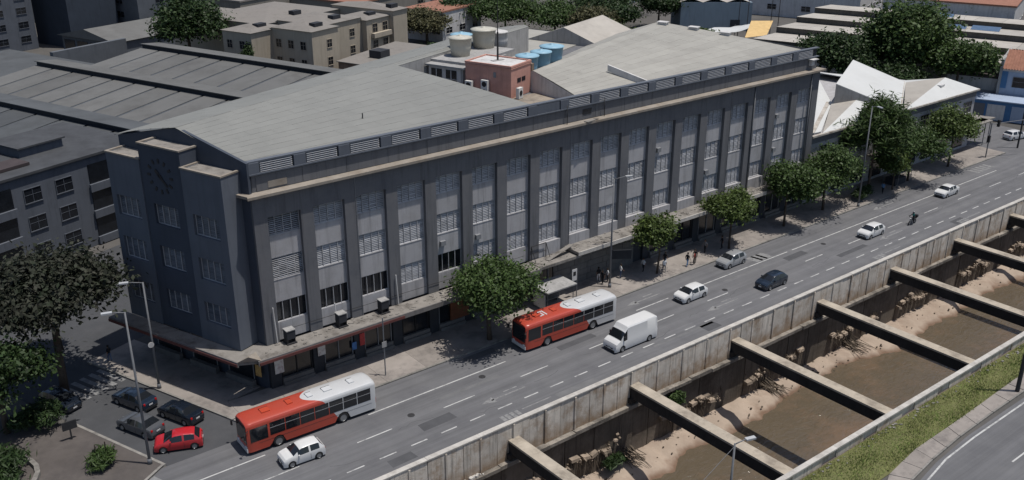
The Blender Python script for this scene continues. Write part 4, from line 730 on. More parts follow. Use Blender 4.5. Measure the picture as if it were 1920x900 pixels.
# old apartment house on the left
t = thing('old_apartments', 'old blue-grey apartment house with loggias and a patched flat roof', 'building', W(6, 52))
part('wall', MB().uv(-30, 23, 44.3, 60, 0, 11.6), 'apt_wall', t); part('roof', MB().uv(-30, 23.3, 44, 60.2, 11.6, 11.9), 'apt_roof', t)
for a0, a1, b0, b1, z in ((-14, -2, 50, 58, 14), (1, 7, 53, 57, 13.3), (10, 16, 50, 55, 13), (-28, -17, 47, 57, 13.6)): part('roof_hut', MB().uv(a0, a1, b0, b1, 11.9, z), 'apt_wall', t); part('hut_roof', MB().uv(a0-.3, a1+.3, b0-.3, b1+.3, z, z+.2), 'apt_roof', t)
part('roof_well', MB().uv(-1, 9, 46.5, 49.5, 11.95, 12.3), 'rusty', t)
for z in (1.2, 4.7, 8.2):
    for a in (-12, 3.5+.0): 
        part('loggia', MB().uv(a-8, a+1.2, 44.2, 44.3, z-.2, z+2.4), 'dark_pane', t); part('loggia_wall', MB().uv(a-8.2, a+1.4, 43.9, 44.2, z-1.1, z-.1), 'apt_wall', t)
    for a in (6.2, 10.4): win_on(t, W(a, 44.3, z), UX, -VX, 2.2, 1.7, fr='apt_wall')
    part('loggia', MB().uv(15, 19.5, 44.2, 44.3, z-.2, z+2.4), 'dark_pane', t); part('loggia_wall', MB().uv(14.8, 23, 43.9, 44.2, z-1.1, z-.1), 'apt_wall', t)
    part('loggia', MB().uv(20.2, 22.6, 44.2, 44.3, z-.2, z+2.4), 'dark_pane', t)
# ================================================================ VEHICLES
TY = MB().lathe([(.2, -.1), (.29, -.1), (.315, -.07), (.315, .07), (.29, .1), (.2, .1)], axis='y', n=20).mesh('tyre', 'rubber', smooth=True)
rmb = MB(); rmb.lathe([(0, -.085), (.2, -.085), (.21, -.1), (.21, .1), (.2, .085), (0, .085)], axis='y', n=20)
RM = rmb.mesh('rim', 'rim', smooth=False)
HUBM = MB()
for q in range(5): t_ = q*2*math.pi/5; HUBM.ob((math.cos(t_)*.05-.02*math.sin(t_), -.105, math.sin(t_)*.05+.02*math.cos(t_)), (math.cos(t_)*.13, 0, math.sin(t_)*.13), (.04*math.sin(t_), 0, -.04*math.cos(t_)), (0, .21, 0))
def wheels(t, xs, y, r, wsc=1.0):
    for x in xs:
        for s in (-1, 1):
            w_ = inst('wheel', TY, t, (x, s*y, r), 0, (r/.315, wsc, r/.315)); inst('rim', RM, w_)
def interp(tab, x): return float(np.interp(x, [p[0] for p in tab], [p[1] for p in tab]))
HATCH = dict(top=[(0, .5), (.012, .82), (.03, 1.0), (.06, 1.06), (.15, 1.40), (.22, 1.46), (.38, 1.50), (.54, 1.46), (.6, 1.40), (.79, 1.0), (.86, .95), (.94, .84), (.98, .7), (1, .48)], belt=[(0, .5), (.03, .98), (.3, .97), (.6, .92), (.8, .9), (1, .7)], rear=(.055, .15), wind=(.605, .785), sides=((.16, .37), (.41, .66)), wh=(.175, .81))
SUV = dict(top=[(0, .55), (.01, .95), (.03, 1.1), (.05, 1.14), (.12, 1.52), (.2, 1.6), (.4, 1.63), (.54, 1.58), (.6, 1.5), (.77, 1.1), (.84, 1.06), (.94, .96), (.985, .8), (1, .52)], belt=[(0, .55), (.03, 1.08), (.3, 1.05), (.6, 1.0), (.8, .98), (1, .78)], rear=(.045, .13), wind=(.605, .765), sides=((.15, .36), (.4, .66)), wh=(.18, .81))
SEDAN = dict(top=[(0, .5), (.01, .8), (.03, .98), (.1, 1.02), (.13, 1.03), (.27, 1.36), (.36, 1.43), (.46, 1.45), (.56, 1.41), (.61, 1.35), (.76, .97), (.84, .93), (.94, .84), (.985, .7), (1, .48)], belt=[(0, .5), (.03, .93), (.3, .95), (.6, .9), (.8, .88), (1, .7)], rear=(.135, .275), wind=(.615, .755), sides=((.24, .42), (.45, .66)), wh=(.19, .81))
VAN = dict(top=[(0, .5), (.004, 2.2), (.02, 2.52), (.06, 2.6), (.66, 2.62), (.72, 2.58), (.765, 2.25), (.8, 2.05), (.885, 1.3), (.93, 1.18), (.975, 1.02), (.99, .8), (1, .5)], belt=[(0, .5), (.004, 1.2), (.7, 1.25), (.88, 1.1), (1, .75)], rear=(2, 3), wind=(.79, .88), sides=((.735, .82),), wh=(.2, .84), box=1)
def car(name, label, x, y, rz, paint, P, L_, Wd, sc=1.0, group=None, lights='lens'):
    t = thing(name, label, 'van' if P.get('box') else 'car', (x, y, .008), rz, group); hw = Wd/2; rw = .315*(1.12 if P.get('box') else 1)
    xs = sorted(set([round(k/56, 4) for k in range(57)]+[p[0] for p in P['top']]+[q for s in P['sides'] for q in s]+list(P['rear'] if P['rear'][0] < 1 else ())+list(P['wind'])+[w+d*rw*1.12/L_ for w in P['wh'] for d in (-1, -.97, -.85, -.5, 0, .5, .85, .97, 1)]))
    V = []
    for f in xs:
        T = interp(P['top'], f)*sc; B = min(interp(P['belt'], f)*sc, T-.01); g_ = T-B
        endr = min(1, (min(f, 1-f)*L_/.42)); w_ = hw*(.80+.20*math.sqrt(max(0, 1-(1-endr)**2))) if not P.get('box') else hw*(.9+.1*math.sqrt(max(0, 1-(1-endr)**2)))
        z0 = .2*sc
        for wx in P['wh']:
            d = abs(f-wx)*L_; R = rw*1.12
            if d < R: z0 = max(z0, rw+math.sqrt(R*R-d*d)*.98)
        ins = min(1, g_/.45); tw = w_*(.965-(.225 if not P.get('box') else .07)*ins); zs = min(max(.5*sc, z0+.02), B-.02)
        hood = 1-ins
        V.append([(w_*.95, min(z0, B-.06)), (w_*1.0, zs), (w_, max(zs+.01, B*.86)), (w_*.965, B), (tw if ins > .05 else w_*.93, B+g_*(.9 if not P.get('box') else .9)), (tw*.9-.05*hood, T-.012), (tw*.5, T+.012*ins), (0, T+.022*ins)])
    groups = {}
    xm = [(xs[i]+xs[i+1])/2 for i in range(len(xs)-1)]
    nj = 8; full = lambda i: [(xs[i]*L_-L_/2, p[0], p[1]) for p in V[i]]+[(xs[i]*L_-L_/2, -p[0], p[1]) for p in V[i][-2::-1]]
    rows = [full(i) for i in range(len(xs))]; nc = len(rows[0])
    for i in range(len(xs)-1):
        for j in range(nc-1):
            jj = j if j < 7 else nc-2-j; key = ('body', 0)
            if jj == 3:
                for k, s in enumerate(P['sides']):
                    if s[0] < xm[i] < s[1]: key = ('side_window', (k, j < 7))
            if jj >= 4:
                if P['wind'][0] < xm[i] < P['wind'][1] and jj >= 4: key = ('windscreen', 0)
                if P['rear'][0] < xm[i] < P['rear'][1] and jj >= 4: key = ('rear_window', 0)
            groups.setdefault(key, MB()).face([rows[i][j], rows[i][j+1], rows[i+1][j+1], rows[i+1][j]])
    b = groups[('body', 0)]; b.face(rows[0]); b.face(rows[-1][::-1])
    for (nm, k), mb in groups.items():
        o = part(nm, mb, paint if nm == 'body' else 'car_glass', t, False, False); bm = bmesh.new(); bm.from_mesh(o.data); bmesh.ops.remove_doubles(bm, verts=bm.verts, dist=.0005); bmesh.ops.recalc_face_normals(bm, faces=bm.faces); bm.to_mesh(o.data); bm.free()
        o.data.polygons.foreach_set('use_smooth', [True]*len(o.data.polygons)); o.data.set_sharp_from_angle(angle=math.radians(32))
    part('underbody', MB().box(-L_/2+.25, L_/2-.25, -hw*.9, hw*.9, .18, .62*sc if not P.get('box') else .9), 'trim', t, False, False)
    wheels(t, [(w-.5)*L_ for w in P['wh']], hw-.1, rw)
    F = L_/2
    for s in (-1, 1):
        part('headlight', MB().ob((F-.36, s*hw*.82, .66*sc), (.24, -s*.08, -.02), (-.05, -s*.3, .0), (-.05, 0, .13*sc)), lights, t, False, False)
        part('tail_light', MB().ob((-F+.015, s*hw*.62, .78*sc), (.12, 0, 0), (0, s*hw*.2, 0), (.02, 0, .16*sc)), 'tail', t, False, False)
        xm_ = (P['sides'][-1][1]-.5)*L_-.12; part('mirror', MB().ob((xm_, s*hw*.95, .93*sc if not P.get('box') else 1.35), (.12, 0, 0), (0, s*.2, .03), (0, 0, .15 if not P.get('box') else .32)), paint if not P.get('box') else 'trim', t, False, False)
        part('door_seam', MB().box((P['sides'][0][1]-.5)*L_+.02, (P['sides'][0][1]-.5)*L_+.045, s*hw*.985 if s > 0 else -hw*1.004, hw*1.004 if s > 0 else -hw*.985, .34*sc, .84*sc), 'trim', t, False, False)
    part('grille', MB().box(F-.12, F+.012, -hw*.52, hw*.52, .44*sc, .56*sc), 'trim', t, False, False); part('bumper', MB().box(F-.16, F+.02, -hw*.74, hw*.74, .22*sc, .36*sc), 'trim', t, False, False); part('rear_bumper', MB().box(-F-.02, -F+.2, -hw*.74, hw*.74, .26*sc, .42*sc), 'trim', t, False, False)
    part('number_plate', MB().box(F+.012, F+.035, -.2, .2, .38*sc, .5*sc), 'plate', t, False, False); part('number_plate', MB().box(-F-.03, -F-.0, -.2, .2, .6*sc, .72*sc), 'plate', t, False, False)
    part('bonnet_badge', MB().box(F-.05, F+.02, -.05, .05, .62*sc, .68*sc), 'rim', t, False, False)
    return t
R_ = math.radians
car('car', 'small white hatchback driving beside the front of the leading bus', 28.7, 64.75, R_(176), 'car_white', SUV, 3.75, 1.7, .95)
car('car', 'white hatchback with dark bumper grille on the lane behind the white van', 77.6, 65.65, R_(180), 'car_white', HATCH, 4.1, 1.78)
car('car', 'silver hatchback parked at the kerb under a street tree', 88.6, 69.0, R_(181), 'car_silver', SUV, 4.1, 1.75, .95)
car('car', 'glossy black hatchback driving in the middle of the avenue', 87.5, 62.1, R_(180), 'car_navy', HATCH, 4.15, 1.78, 1.02)
car('car', 'white hatchback driving a little ahead of the motorcycle', 110.4, 63.85, R_(180), 'car_white', HATCH, 4.1, 1.76, 1.02)
car('car', 'white saloon-like hatchback on the solid lane line beside the kiosk tree', 133.1, 66.05, R_(180), 'car_white', SEDAN, 4.25, 1.75, 1.03)
car('delivery_van', 'high-roofed white delivery van beside the rear of the second bus', 64.7, 62.25, R_(180), 'car_white', VAN, 6.0, 2.0)
car('car', 'red hatchback turning into the side street behind the grey saloon', 21.3, 72.9, R_(157), 'car_red', HATCH, 4.0, 1.72, 1.0)
car('car', 'grey saloon waiting in the side street next to the red hatchback', 19.6, 77.4, R_(113), 'car_grey', SEDAN, 4.4, 1.78, 1.02)
car('car', 'black saloon at the side street kerb closest to the avenue', 23.1, 77.2, R_(112), 'car_black', SEDAN, 4.35, 1.78, 1.0)
car('car', 'dark blue saloon in the side street ahead of the black one', 20.6, 82.0, R_(112), 'car_navy', SEDAN, 4.4, 1.78, 1.03)
car('car', 'dark car parked in the shade of the large tree by the plaza', 15.2, 86.0, R_(-68), 'car_black', HATCH, 4.1, 1.76, 1.0)
car('car', 'white estate car on the cross street beyond the low building', 169.8, 74.0, R_(-12), 'car_white', SUV, 4.6, 1.8, .95)
# buses
def bus(name, label, x, y, rz, mark=False):
    t = thing(name, label, 'bus', (x, y, .008), rz); L_, hw, H_ = 12.2, 1.27, 3.1; F = L_/2
    sec = [(.0, .32), (.0, 1.0), (.0, 2.7), (.03, 2.86), (.12, 2.98), (.3, 3.06), (.8, 3.1), (1.27, 3.12)]
    st = [-F, -F+.06, -F+.25]+list(np.linspace(-F+.6, F-.6, 44))+[F-.3, F-.12, F-.02]
    bodies = [MB()]; rows = []
    arch = (F-2.75, -F+3.35)
    for x_ in st:
        e = min(x_+F, F-x_); nar = .0 if e > .5 else .18*(1-math.sqrt(max(0, 1-(1-e/.5)**2))); rz_ = .0 if e > .5 else .14*(1-e/.5)**2; row = []
        for ins, z in sec:
            zz = z-(rz_ if z > 2.8 else 0)
            if z == .32:
                for wx in arch:
                    d = abs(x_-wx)
                    if d < .62: zz = max(zz, .5+math.sqrt(.62**2-d*d)*.98)
            if z == 1.0: zz = max(1.0, row[0][2]+.02) if row else 1.0
            row.append((x_, hw-ins-nar, zz))
        row += [(px, -py, pz) for px, py, pz in row[-2::-1]]; rows.append(row)
    nc = len(rows[0])
    for i in range(len(st)-1):
        for j in range(nc-1):
            bodies[0].face([rows[i][j], rows[i][j+1], rows[i+1][j+1], rows[i+1][j]])
    bodies[0].face(rows[0]); bodies[0].face(rows[-1][::-1])
    for mb, nm, mt in ((bodies[0], 'body', 'bus_livery'),):
        o = part(nm, mb, mt, t, False, False); bm = bmesh.new(); bm.from_mesh(o.data); bmesh.ops.remove_doubles(bm, verts=bm.verts, dist=.0005); bmesh.ops.recalc_face_normals(bm, faces=bm.faces)
        bm.to_mesh(o.data); bm.free(); o.data.polygons.foreach_set('use_smooth', [True]*len(o.data.polygons)); o.data.set_sharp_from_angle(angle=R_(28))
    part('underbody', MB().box(-F+.3, F-.3, -1.1, 1.1, .3, .95), 'trim', t, False, False)
    for s in (-1, 1):
        x_ = F-2.05
        for k in range(7):
            w_ = 1.3 if k else 1.35; x0 = x_-w_; y0, y1 = (s*hw-.01, s*hw+.012); g_ = part('side_window', MB().box(x0, x_, min(y0, y1), max(y0, y1), 1.36, 2.58), 'bus_glass', t, False, False)
            y0, y1 = s*hw+.012, s*hw+.03; part('window_bar', MB().box(x0, x_, min(y0, y1), max(y0, y1), 2.05, 2.1), 'frame', g_, False, False); x_ = x0-.07
        y0, y1 = (s*hw-.02, s*hw+.012); part('driver_window', MB().prism([(0, 0)]*0 or [(0, 0), (1, 0), (0, 1)], 0, 0) if False else MB().box(F-1.85, F-.3, min(y0, y1), max(y0, y1), 1.25, 2.55), 'bus_glass', t, False, False)
        part('mirror', MB().tube((F-.15, s*1.25, 2.5), (F+.28, s*1.42, 2.3), .03, n=5).ob((F+.2, s*1.36, 1.85), (.12, 0, 0), (0, s*.2, 0), (0, 0, .45)), 'trim', t, False, False)
        part('headlight', MB().ob((F-.06, s*1.0, .62), (.08, 0, 0), (0, -s*.32, 0), (-.01, 0, .18)), 'lens', t, False, False); part('tail_light', MB().box(-F-.02, -F+.03, s*1.0-.1, s*1.0+.1, .8, 1.3), 'tail', t, False, False)
        y0, y1 = s*hw, s*hw+.008; part('panel_seam', MB().box(-F+.5, F-1, min(y0, y1), max(y0, y1), .98, 1.0), 'trim', t, False, False)
    part('windscreen', MB().box(F-.045, F+.012, -1.02, 1.02, 1.05, 2.75), 'bus_glass', t, False, False); part('wiper', MB().ob((F+.014, -.1, 1.1), (.01, 0, 0), (0, .7, .5), (0, -.02, .03)), 'trim', t, False, False)
    part('front_bumper', MB().box(F-.2, F+.06, -1.14, 1.14, .3, .66), 'bus_white', t, False, False); part('number_plate', MB().box(F+.06, F+.075, -.22, .22, .4, .53), 'plate', t, False, False); part('destination_sign', MB().box(F-.1, F+.014, -.8, .8, 2.5, 2.74), 'trim', t, False, False)
    part('rear_window', MB().box(-F-.012, -F+.06, -.95, .95, 1.6, 2.6), 'bus_glass', t, False, False)
    for xh, w_ in ((F-2.2, .75), (F-4.4, .5), (F-6.3, .5), (-1.9, .8), (-4.2, .5)): part('roof_hatch', MB().box(xh-w_/2, xh+w_/2, -.35, .35, 3.1, 3.2), 'bus_red' if xh > .3 else 'bus_white', t, False, False); part('hatch_shadow_strip', MB().box(xh-w_/2-.03, xh+w_/2+.03, -.38, -.35, 3.1, 3.22), 'trim', t, False, False)  # dark strip along one side of each hatch stands for its shadow
    if mark:
        mk = MB()
        for q in ((3.0, 3.15, -.5, .5), (3.15, 3.9, -.5, -.35), (3.75, 3.9, -.35, .5), (3.35, 3.75, .3, .45), (3.35, 3.5, -.2, .3)): mk.box(q[0]-.2, q[1]-.2, q[2], q[3], 3.115, 3.135)
        part('roof_number', mk, 'bus_white', t, False, False)
    wheels(t, [arch[0], arch[1]], hw-.14, .5, 1.4)
    return t
bus('city_bus', 'red and white city bus stopped at the corner beside the small white hatchback', 31.45, 68.75, R_(178)); bus('city_bus', 'red and white city bus with a white roof mark, waiting under the big tree', 61.0, 68.2, R_(178), True)
# ================================================================ POLES, SHELTER, SIGNS
def lamp(label, x, y, h, arm=(0, -1), al=1.6, two=False):
    t = thing('street_lamp', label, 'street lamp', (x, y, .13)); part('pole', MB().tube((0, 0, 0), (0, 0, h), .13, .07, 8).tube((0, 0, 0), (0, 0, .5), .2, .18, 8), 'pole', t, True, False)
    for sg in ((1, -1) if two else (1,)):
        d = Vector((arm[0], arm[1], 0)).normalized()*sg; e = d*al; part('arm', MB().tube((0, 0, h-.05), (e.x, e.y, h+.15), .05, .04, 6), 'pole', t, True, False)
        sd = Vector((-d.y, d.x, 0)); o = part('lamp_head', MB().ob(Vector((e.x, e.y, h+.06))-sd*.16, d*.8, sd*.32, (0, 0, .14)), 'lamp_glass', t, False, False)
    return t
lamp('tall street lamp on the pavement behind the second bus', 72.2, 73.2, 13.2, (1, -.35), 1.4); lamp('tall street lamp among the trees in front of the low building', 118.3, 70.95, 14.5, (-.2, -1), .9)
lamp('leaning grey street lamp at the corner of the plaza', 18.4, 71.75, 14, (-1, .3), .9); lamp('street lamp with a round sign on the side street pavement', 23.3, 83.2, 11, (-1, .37), 1.2)
lamp('lamp post on the verge with a lamp head hanging over the canal', 49.3, 36.55, 7.7, (1, -.3), .9)
single('lamp_cable', MB().tube((49.3, 36.55, 7.6), (38, 36, 3.2), .02, n=4), 'pole', 'thin cable running from the canal lamp post', 'cable')
t = thing('sign_disc', 'small round sign clamped to the side street lamp', 'sign', (23.1, 83.1, 4.9)); part('disc', MB().lathe([(0, -.02), (.28, -.02), (.28, .02), (0, .02)], (0, -.12, 0), 'y', 16), 'white_wall', t, False, False); part('clamp', MB().box(-.05, .3, -.1, .1, -.06, .06), 'pole', t, False, False)
single('roadside_pole', MB().tube((86.3, 32.75, .1), (86.3, 32.75, 13.5), .2, .14, 10), 'iron', 'dark iron pole on the verge pavement above the grass', 'pole', (86.3, 32.75, .1))
t = thing('stop_sign_pole', 'thin signpost on the pavement in front of the shops', 'signpost', (41.3, 72.0, .14)); part('post', MB().tube((0, 0, 0), (0, 0, 6.2), .06, n=6), 'pole', t, False, False); part('sign_plate', MB().box(-.25, .25, -.09, -.06, 3.1, 3.7), 'old_wall', t, False, False)
t = thing('bus_stop_sign', 'white bus stop sign on a post behind the second bus', 'signpost', (67.5, 73.7, .14)); part('post', MB().tube((0, 0, 0), (0, 0, 3.4), .06, n=6), 'pole', t, False, False); part('sign_plate', MB().box(-.75, -.05, -.04, .0, 2.1, 3.5), 'white_wall', t, False, False); part('pictogram', MB().box(-.6, -.2, -.05, -.04, 2.7, 3.2), 'trim', t, False, False)
t = thing('bus_shelter', 'bus shelter with a flat grey roof behind the second bus', 'bus shelter', (64, 73.3, .14)); part('roof', MB().box(61.9, 66.2, 72.2, 75.2, 2.55, 2.7), 'old_wall', t)
for x, y in ((62.2, 72.5), (65.9, 72.5), (62.2, 74.9), (65.9, 74.9)): part('post', MB().tube((x, y, .14), (x, y, 2.55), .05, n=6), 'pole', t)
part('bench', MB().box(62.6, 65.5, 74.3, 74.7, .5, .58).box(62.8, 62.9, 74.35, 74.65, .14, .5).box(65.2, 65.3, 74.35, 74.65, .14, .5), 'metal', t); part('ad_panel', MB().box(61.95, 62.05, 72.7, 74.6, .5, 2.3), 'white_wall', t)
t = thing('kiosk', 'small kiosk with a pale awning under a street tree', 'kiosk', (131.5, 73, .14)); part('counter', MB().box(130.2, 133, 72.6, 74.2, .14, 1.2), 'shop_pier', t); part('awning', MB().ob((129.8, 71.9, 2.3), (3.6, 0, 0), (0, 2.6, .35), (0, 0, .08)), 'parapet_cap', t)
for x, y in ((129.9, 72), (133.3, 72), (129.9, 74.4), (133.3, 74.4)): part('post', MB().tube((x, y, .14), (x, y, 2.3), .04, n=5), 'pole', t)
t = thing('traffic_light', 'traffic light on a pole with a long arm at the end of the pavement', 'traffic light', (154.7, 71.4, .14)); part('pole', MB().tube((0, 0, 0), (0, 0, 5.8), .1, n=8).tube((0, 0, 5.6), (7.5, -3.3, 6.0), .07, .05, 6), 'pole', t, False, False)
for dx, dy, dz in ((1.2, -.5, 5.1), (-.1, 0, 2.6)): part('signal_head', MB().ob((dx-.2, dy-.2, dz), (.4, 0, 0), (0, .35, 0), (0, 0, 1.1)), 'trim', t, False, False)
single('corner_pole', MB().tube((164.6, 71, .0), (164.6, 71, 12), .16, .1, 8), 'iron', 'dark utility pole at the corner of the cross street', 'pole', (164.6, 71, 0))
for i, (x, y) in enumerate(((203, 160), (207, 166), (205, 152), (210, 158))): single('utility_pole', MB().tube((x, y, 0), (x, y, 13+i % 2), .12, .08, 6), 'iron', ('thin dark utility pole by the white tarpaulin', 'thin dark utility pole in front of the blue-grey hall', 'thin dark utility pole at the foot of the yellow awning', 'thin dark utility pole between the yellow awning and the blue-grey hall')[i], 'pole', (x, y, 0))
t = thing('plaza_signboard', 'small dark notice board on two legs on the plaza', 'sign', W(-15.1, 8.6, .13)); part('board', MB().box(-.6, .6, -.06, .06, 1.0, 1.8), 'iron', t, False, False); part('leg', MB().box(-.06, .06, -.05, .05, 0, 1.0), 'iron', t, False, False)
t = thing('plant_stakes', 'pair of thin stakes in the plaza shrub bed', 'stake', W(-16, 3.4, .13)); [part('stake', MB().tube((dx, 0, 0), (dx+.05, 0, 1.9), .05, n=5), 'bark', t, False, False) for dx in (-.4, .4)]
pb = MB()
for q in range(20): t0, t1 = q/20*2*math.pi, (q+1)/20*2*math.pi; c = W(-22.5, 8.5); pb.prism([(c[0]+3.6*math.cos(t0), c[1]+3.6*math.sin(t0)), (c[0]+3.6*math.cos(t1), c[1]+3.6*math.sin(t1)), (c[0]+3.2*math.cos(t1), c[1]+3.2*math.sin(t1)), (c[0]+3.2*math.cos(t0), c[1]+3.2*math.sin(t0))], .1, .5)
single('planter_ring', pb, 'kerb', 'low round concrete planter ring on the plaza', 'planter')
# ================================================================ TREES
def crown(n, R, seed, leaf=.35, lobes=7, flat=.8, core=.35, spiky=0):
    """leaf-sized quads spread through an uneven crown; returns verts (n*4,3)"""
    g = np.random.default_rng(seed); R = np.array(R, float)
    lc = g.normal(size=(lobes, 3)); lc /= np.linalg.norm(lc, axis=1)[:, None]; lc[:, 2] = np.abs(lc[:, 2])*flat-.25; lr = g.uniform(.3, .58, lobes); lc *= g.uniform(.35, .8, lobes)[:, None]; lc[0] *= .2; lr[0] = .6
    nc = max(30, n//26); k = g.integers(0, lobes, nc); d = g.normal(size=(nc, 3)); d /= np.linalg.norm(d, axis=1)[:, None]
    d[:, 2] = np.where(d[:, 2] < -.35, -d[:, 2]*.4, d[:, 2])
    cc = lc[k]+d*lr[k][:, None]*(g.uniform(core, 1, nc)**.6)[:, None]
    idx = g.integers(0, nc, n); cs = g.uniform(.09, .19, nc)
    p = cc[idx]+g.normal(size=(n, 3))*cs[idx][:, None]*np.array([1, 1, .75])
    p = p*R; nrm = g.normal(size=(n, 3))*.75+np.array([0, 0, .8])+(d[idx])*.5; nrm /= np.linalg.norm(nrm, axis=1)[:, None]
    t = np.cross(nrm, g.normal(size=(n, 3))); t /= np.linalg.norm(t, axis=1)[:, None]; b = np.cross(nrm, t)
    s = leaf*g.uniform(.45, 1.5, n)[:, None]; e = (.9 if not spiky else 1.5); w_ = .5 if not spiky else .25
    return np.stack([p-t*s*e, p+b*s*w_, p+t*s*e, p-b*s*w_], 1).reshape(-1, 3)
def crown_mesh(vs, m, name='crown'):
    n = len(vs)//4; me = bpy.data.meshes.new(name); me.vertices.add(len(vs)); me.vertices.foreach_set('co', vs.astype(np.float32).ravel()); me.loops.add(4*n); me.loops.foreach_set('vertex_index', np.arange(4*n, dtype=np.int32)); me.polygons.add(n); me.polygons.foreach_set('loop_start', np.arange(0, 4*n, 4, dtype=np.int32)); me.materials.append(MATS[m]); me.update(calc_edges=True); return me
def tree(label, x, y, h, R, m='leaf', n=7000, seed=1, leaf=.3, trunk=.2, z0=.1, name='street_tree', group=None, lobes=8, cz=None, lean=(0, 0), spiky=0):
    t = thing(name, label, 'tree', (x, y, z0), group=group); g = random.Random(seed); cz = cz or h-R[2]*.95; tb = MB()
    top = Vector((lean[0], lean[1], cz)); mid = top*.5+Vector((g.uniform(-.15, .15), g.uniform(-.15, .15), 0)); tb.tube((0, 0, -.1), mid, trunk, trunk*.75, 8); tb.tube(mid, top, trunk*.75, trunk*.45, 8)
    for k in range(7):
        a = g.uniform(0, 6.28); f = g.uniform(.45, 1); s = mid.lerp(top, f); e = top+Vector((math.cos(a)*R[0]*g.uniform(.4, .7), math.sin(a)*R[1]*g.uniform(.4, .7), R[2]*g.uniform(-.2, .5))); tb.tube(s, e, trunk*.4, trunk*.1, 6)
    part('trunk', tb, 'bark', t, True, False)
    vs = crown(n, R, seed, leaf, lobes, spiky=spiky)+np.array([lean[0], lean[1], cz]); c = link(bpy.data.objects.new('crown', crown_mesh(vs, m))); c.parent = t; return t
tree('large dense street tree over the front of the second bus', 53.6, 71.6, 9.9, (4.6, 4.3, 4.4), 'leaf', 22000, 21, .2, .28, .14, lobes=13)
tree('young street tree beside the tall lamp behind the second bus', 79.3, 72.5, 8.0, (2.9, 2.8, 3.1), 'leaf_light', 11000, 22, .19, .14, .14)
tree('street tree with a leaning trunk above the parked silver hatchback', 92.0, 72.2, 7.9, (3.6, 3.2, 2.9), 'leaf_light', 13000, 23, .19, .16, .14, lean=(.4, .2), lobes=9)
tree('round dark street tree beside the end of the shop canopy', 103.8, 72.7, 9.9, (3.5, 3.3, 4.3), 'leaf', 15000, 24, .2, .18, .14, lobes=10)
tree('broad street tree touching the end of the long facade', 113.2, 73.2, 9.7, (5.0, 4.0, 4.2), 'leaf', 18000, 25, .21, .2, .14, lobes=12)
tree('tall feathery pine-like street tree rising above its neighbours', 124.6, 73.6, 15, (4.6, 4.2, 6.4), 'leaf', 20000, 26, .3, .22, .14, lobes=14, spiky=1)
tree('rounded street tree shading the small kiosk', 134.0, 72.8, 9.6, (5.0, 4.0, 3.9), 'leaf', 16000, 27, .21, .19, .14, lobes=11)
tree('low bushy street tree between the feathery tree and the kiosk', 128.5, 72.0, 7.0, (3.2, 2.6, 2.9), 'leaf_light', 9000, 47, .2, .13, .14)
tree('last street tree of the row before the traffic light', 145.4, 72.7, 10.3, (4.2, 3.7, 4.3), 'leaf_light', 15000, 28, .22, .18, .14, lobes=10)
tree('large grey-green tree leaning over the plaza and side street', 16.2, 88.4, 15, (6.6, 6.4, 5.0), 'leaf_dimmed', 26000, 29, .26, .42, .1, 'plaza_tree', lobes=16, cz=9.4, lean=(.4, 1))
tree('dark low tree at the edge of the plaza beside the parked dark car', 10.2, 84.0, 9.5, (4.5, 4.5, 4.2), 'leaf_dark', 13000, 30, .22, .3, .1, 'plaza_tree', lobes=10)
tree('slim dark tree on the corner of the side street by the end facade', 18.3, 97.0, 9.0, (2.4, 2.4, 3.2), 'leaf_dark', 8000, 31, .2, .14, .1, 'plaza_tree')
tree('huge dark tree towering behind the folded white roof', 179.5, 102, 22, (8.8, 8.4, 10.6), 'leaf', 38000, 32, .4, .7, 0, 'shade_tree', lobes=20, cz=11)
tree('dark spreading tree between the long roof and the huge tree', 166, 110, 15, (7.2, 7, 6.2), 'leaf_dark', 20000, 33, .36, .4, 0, 'shade_tree', lobes=12, cz=8.6)
tree('rounded dark tree beside the white annex', 180, 91.2, 15, (6.4, 6.2, 6), 'leaf', 19000, 34, .36, .4, 0, 'shade_tree', lobes=11, cz=8.8)
tree('low tree filling the gap behind the folded white roof', 170, 99, 10.5, (7, 6, 5), 'leaf_dark', 14000, 35, .36, .3, 0, 'shade_tree', lobes=10)
tree('small bright shrub tree by the warehouse end wall', 158, 121, 8, (4.5, 4, 3), 'leaf_light', 7000, 36, .3, .2, 0, 'shade_tree')
tree('big dark tree behind the factory sheds beside the cream apartments', 74.5, 205, 20, (7.8, 7.4, 7.4), 'leaf_dark', 22000, 37, .38, .5, 0, 'shade_tree', lobes=14, cz=12)
tree('narrow dark cypress against the cream apartment wall', 78.5, 184.5, 11.5, (1.5, 1.5, 3.6), 'leaf_dark', 3500, 38, .25, .14, 0, 'shade_tree')
tree('round olive-brown tree beside the cream apartments', 137.5, 209, 9, (7.0, 6.6, 4.6), 'leaf_olive', 17000, 39, .36, .45, 0, 'shade_tree', lobes=12, cz=5.4)
tree('low dark tree behind the left ridge of the long roof', 117.5, 177, 9, (6.5, 5, 3.6), 'leaf_dark', 11000, 40, .34, .3, 0, 'shade_tree', cz=4.6)
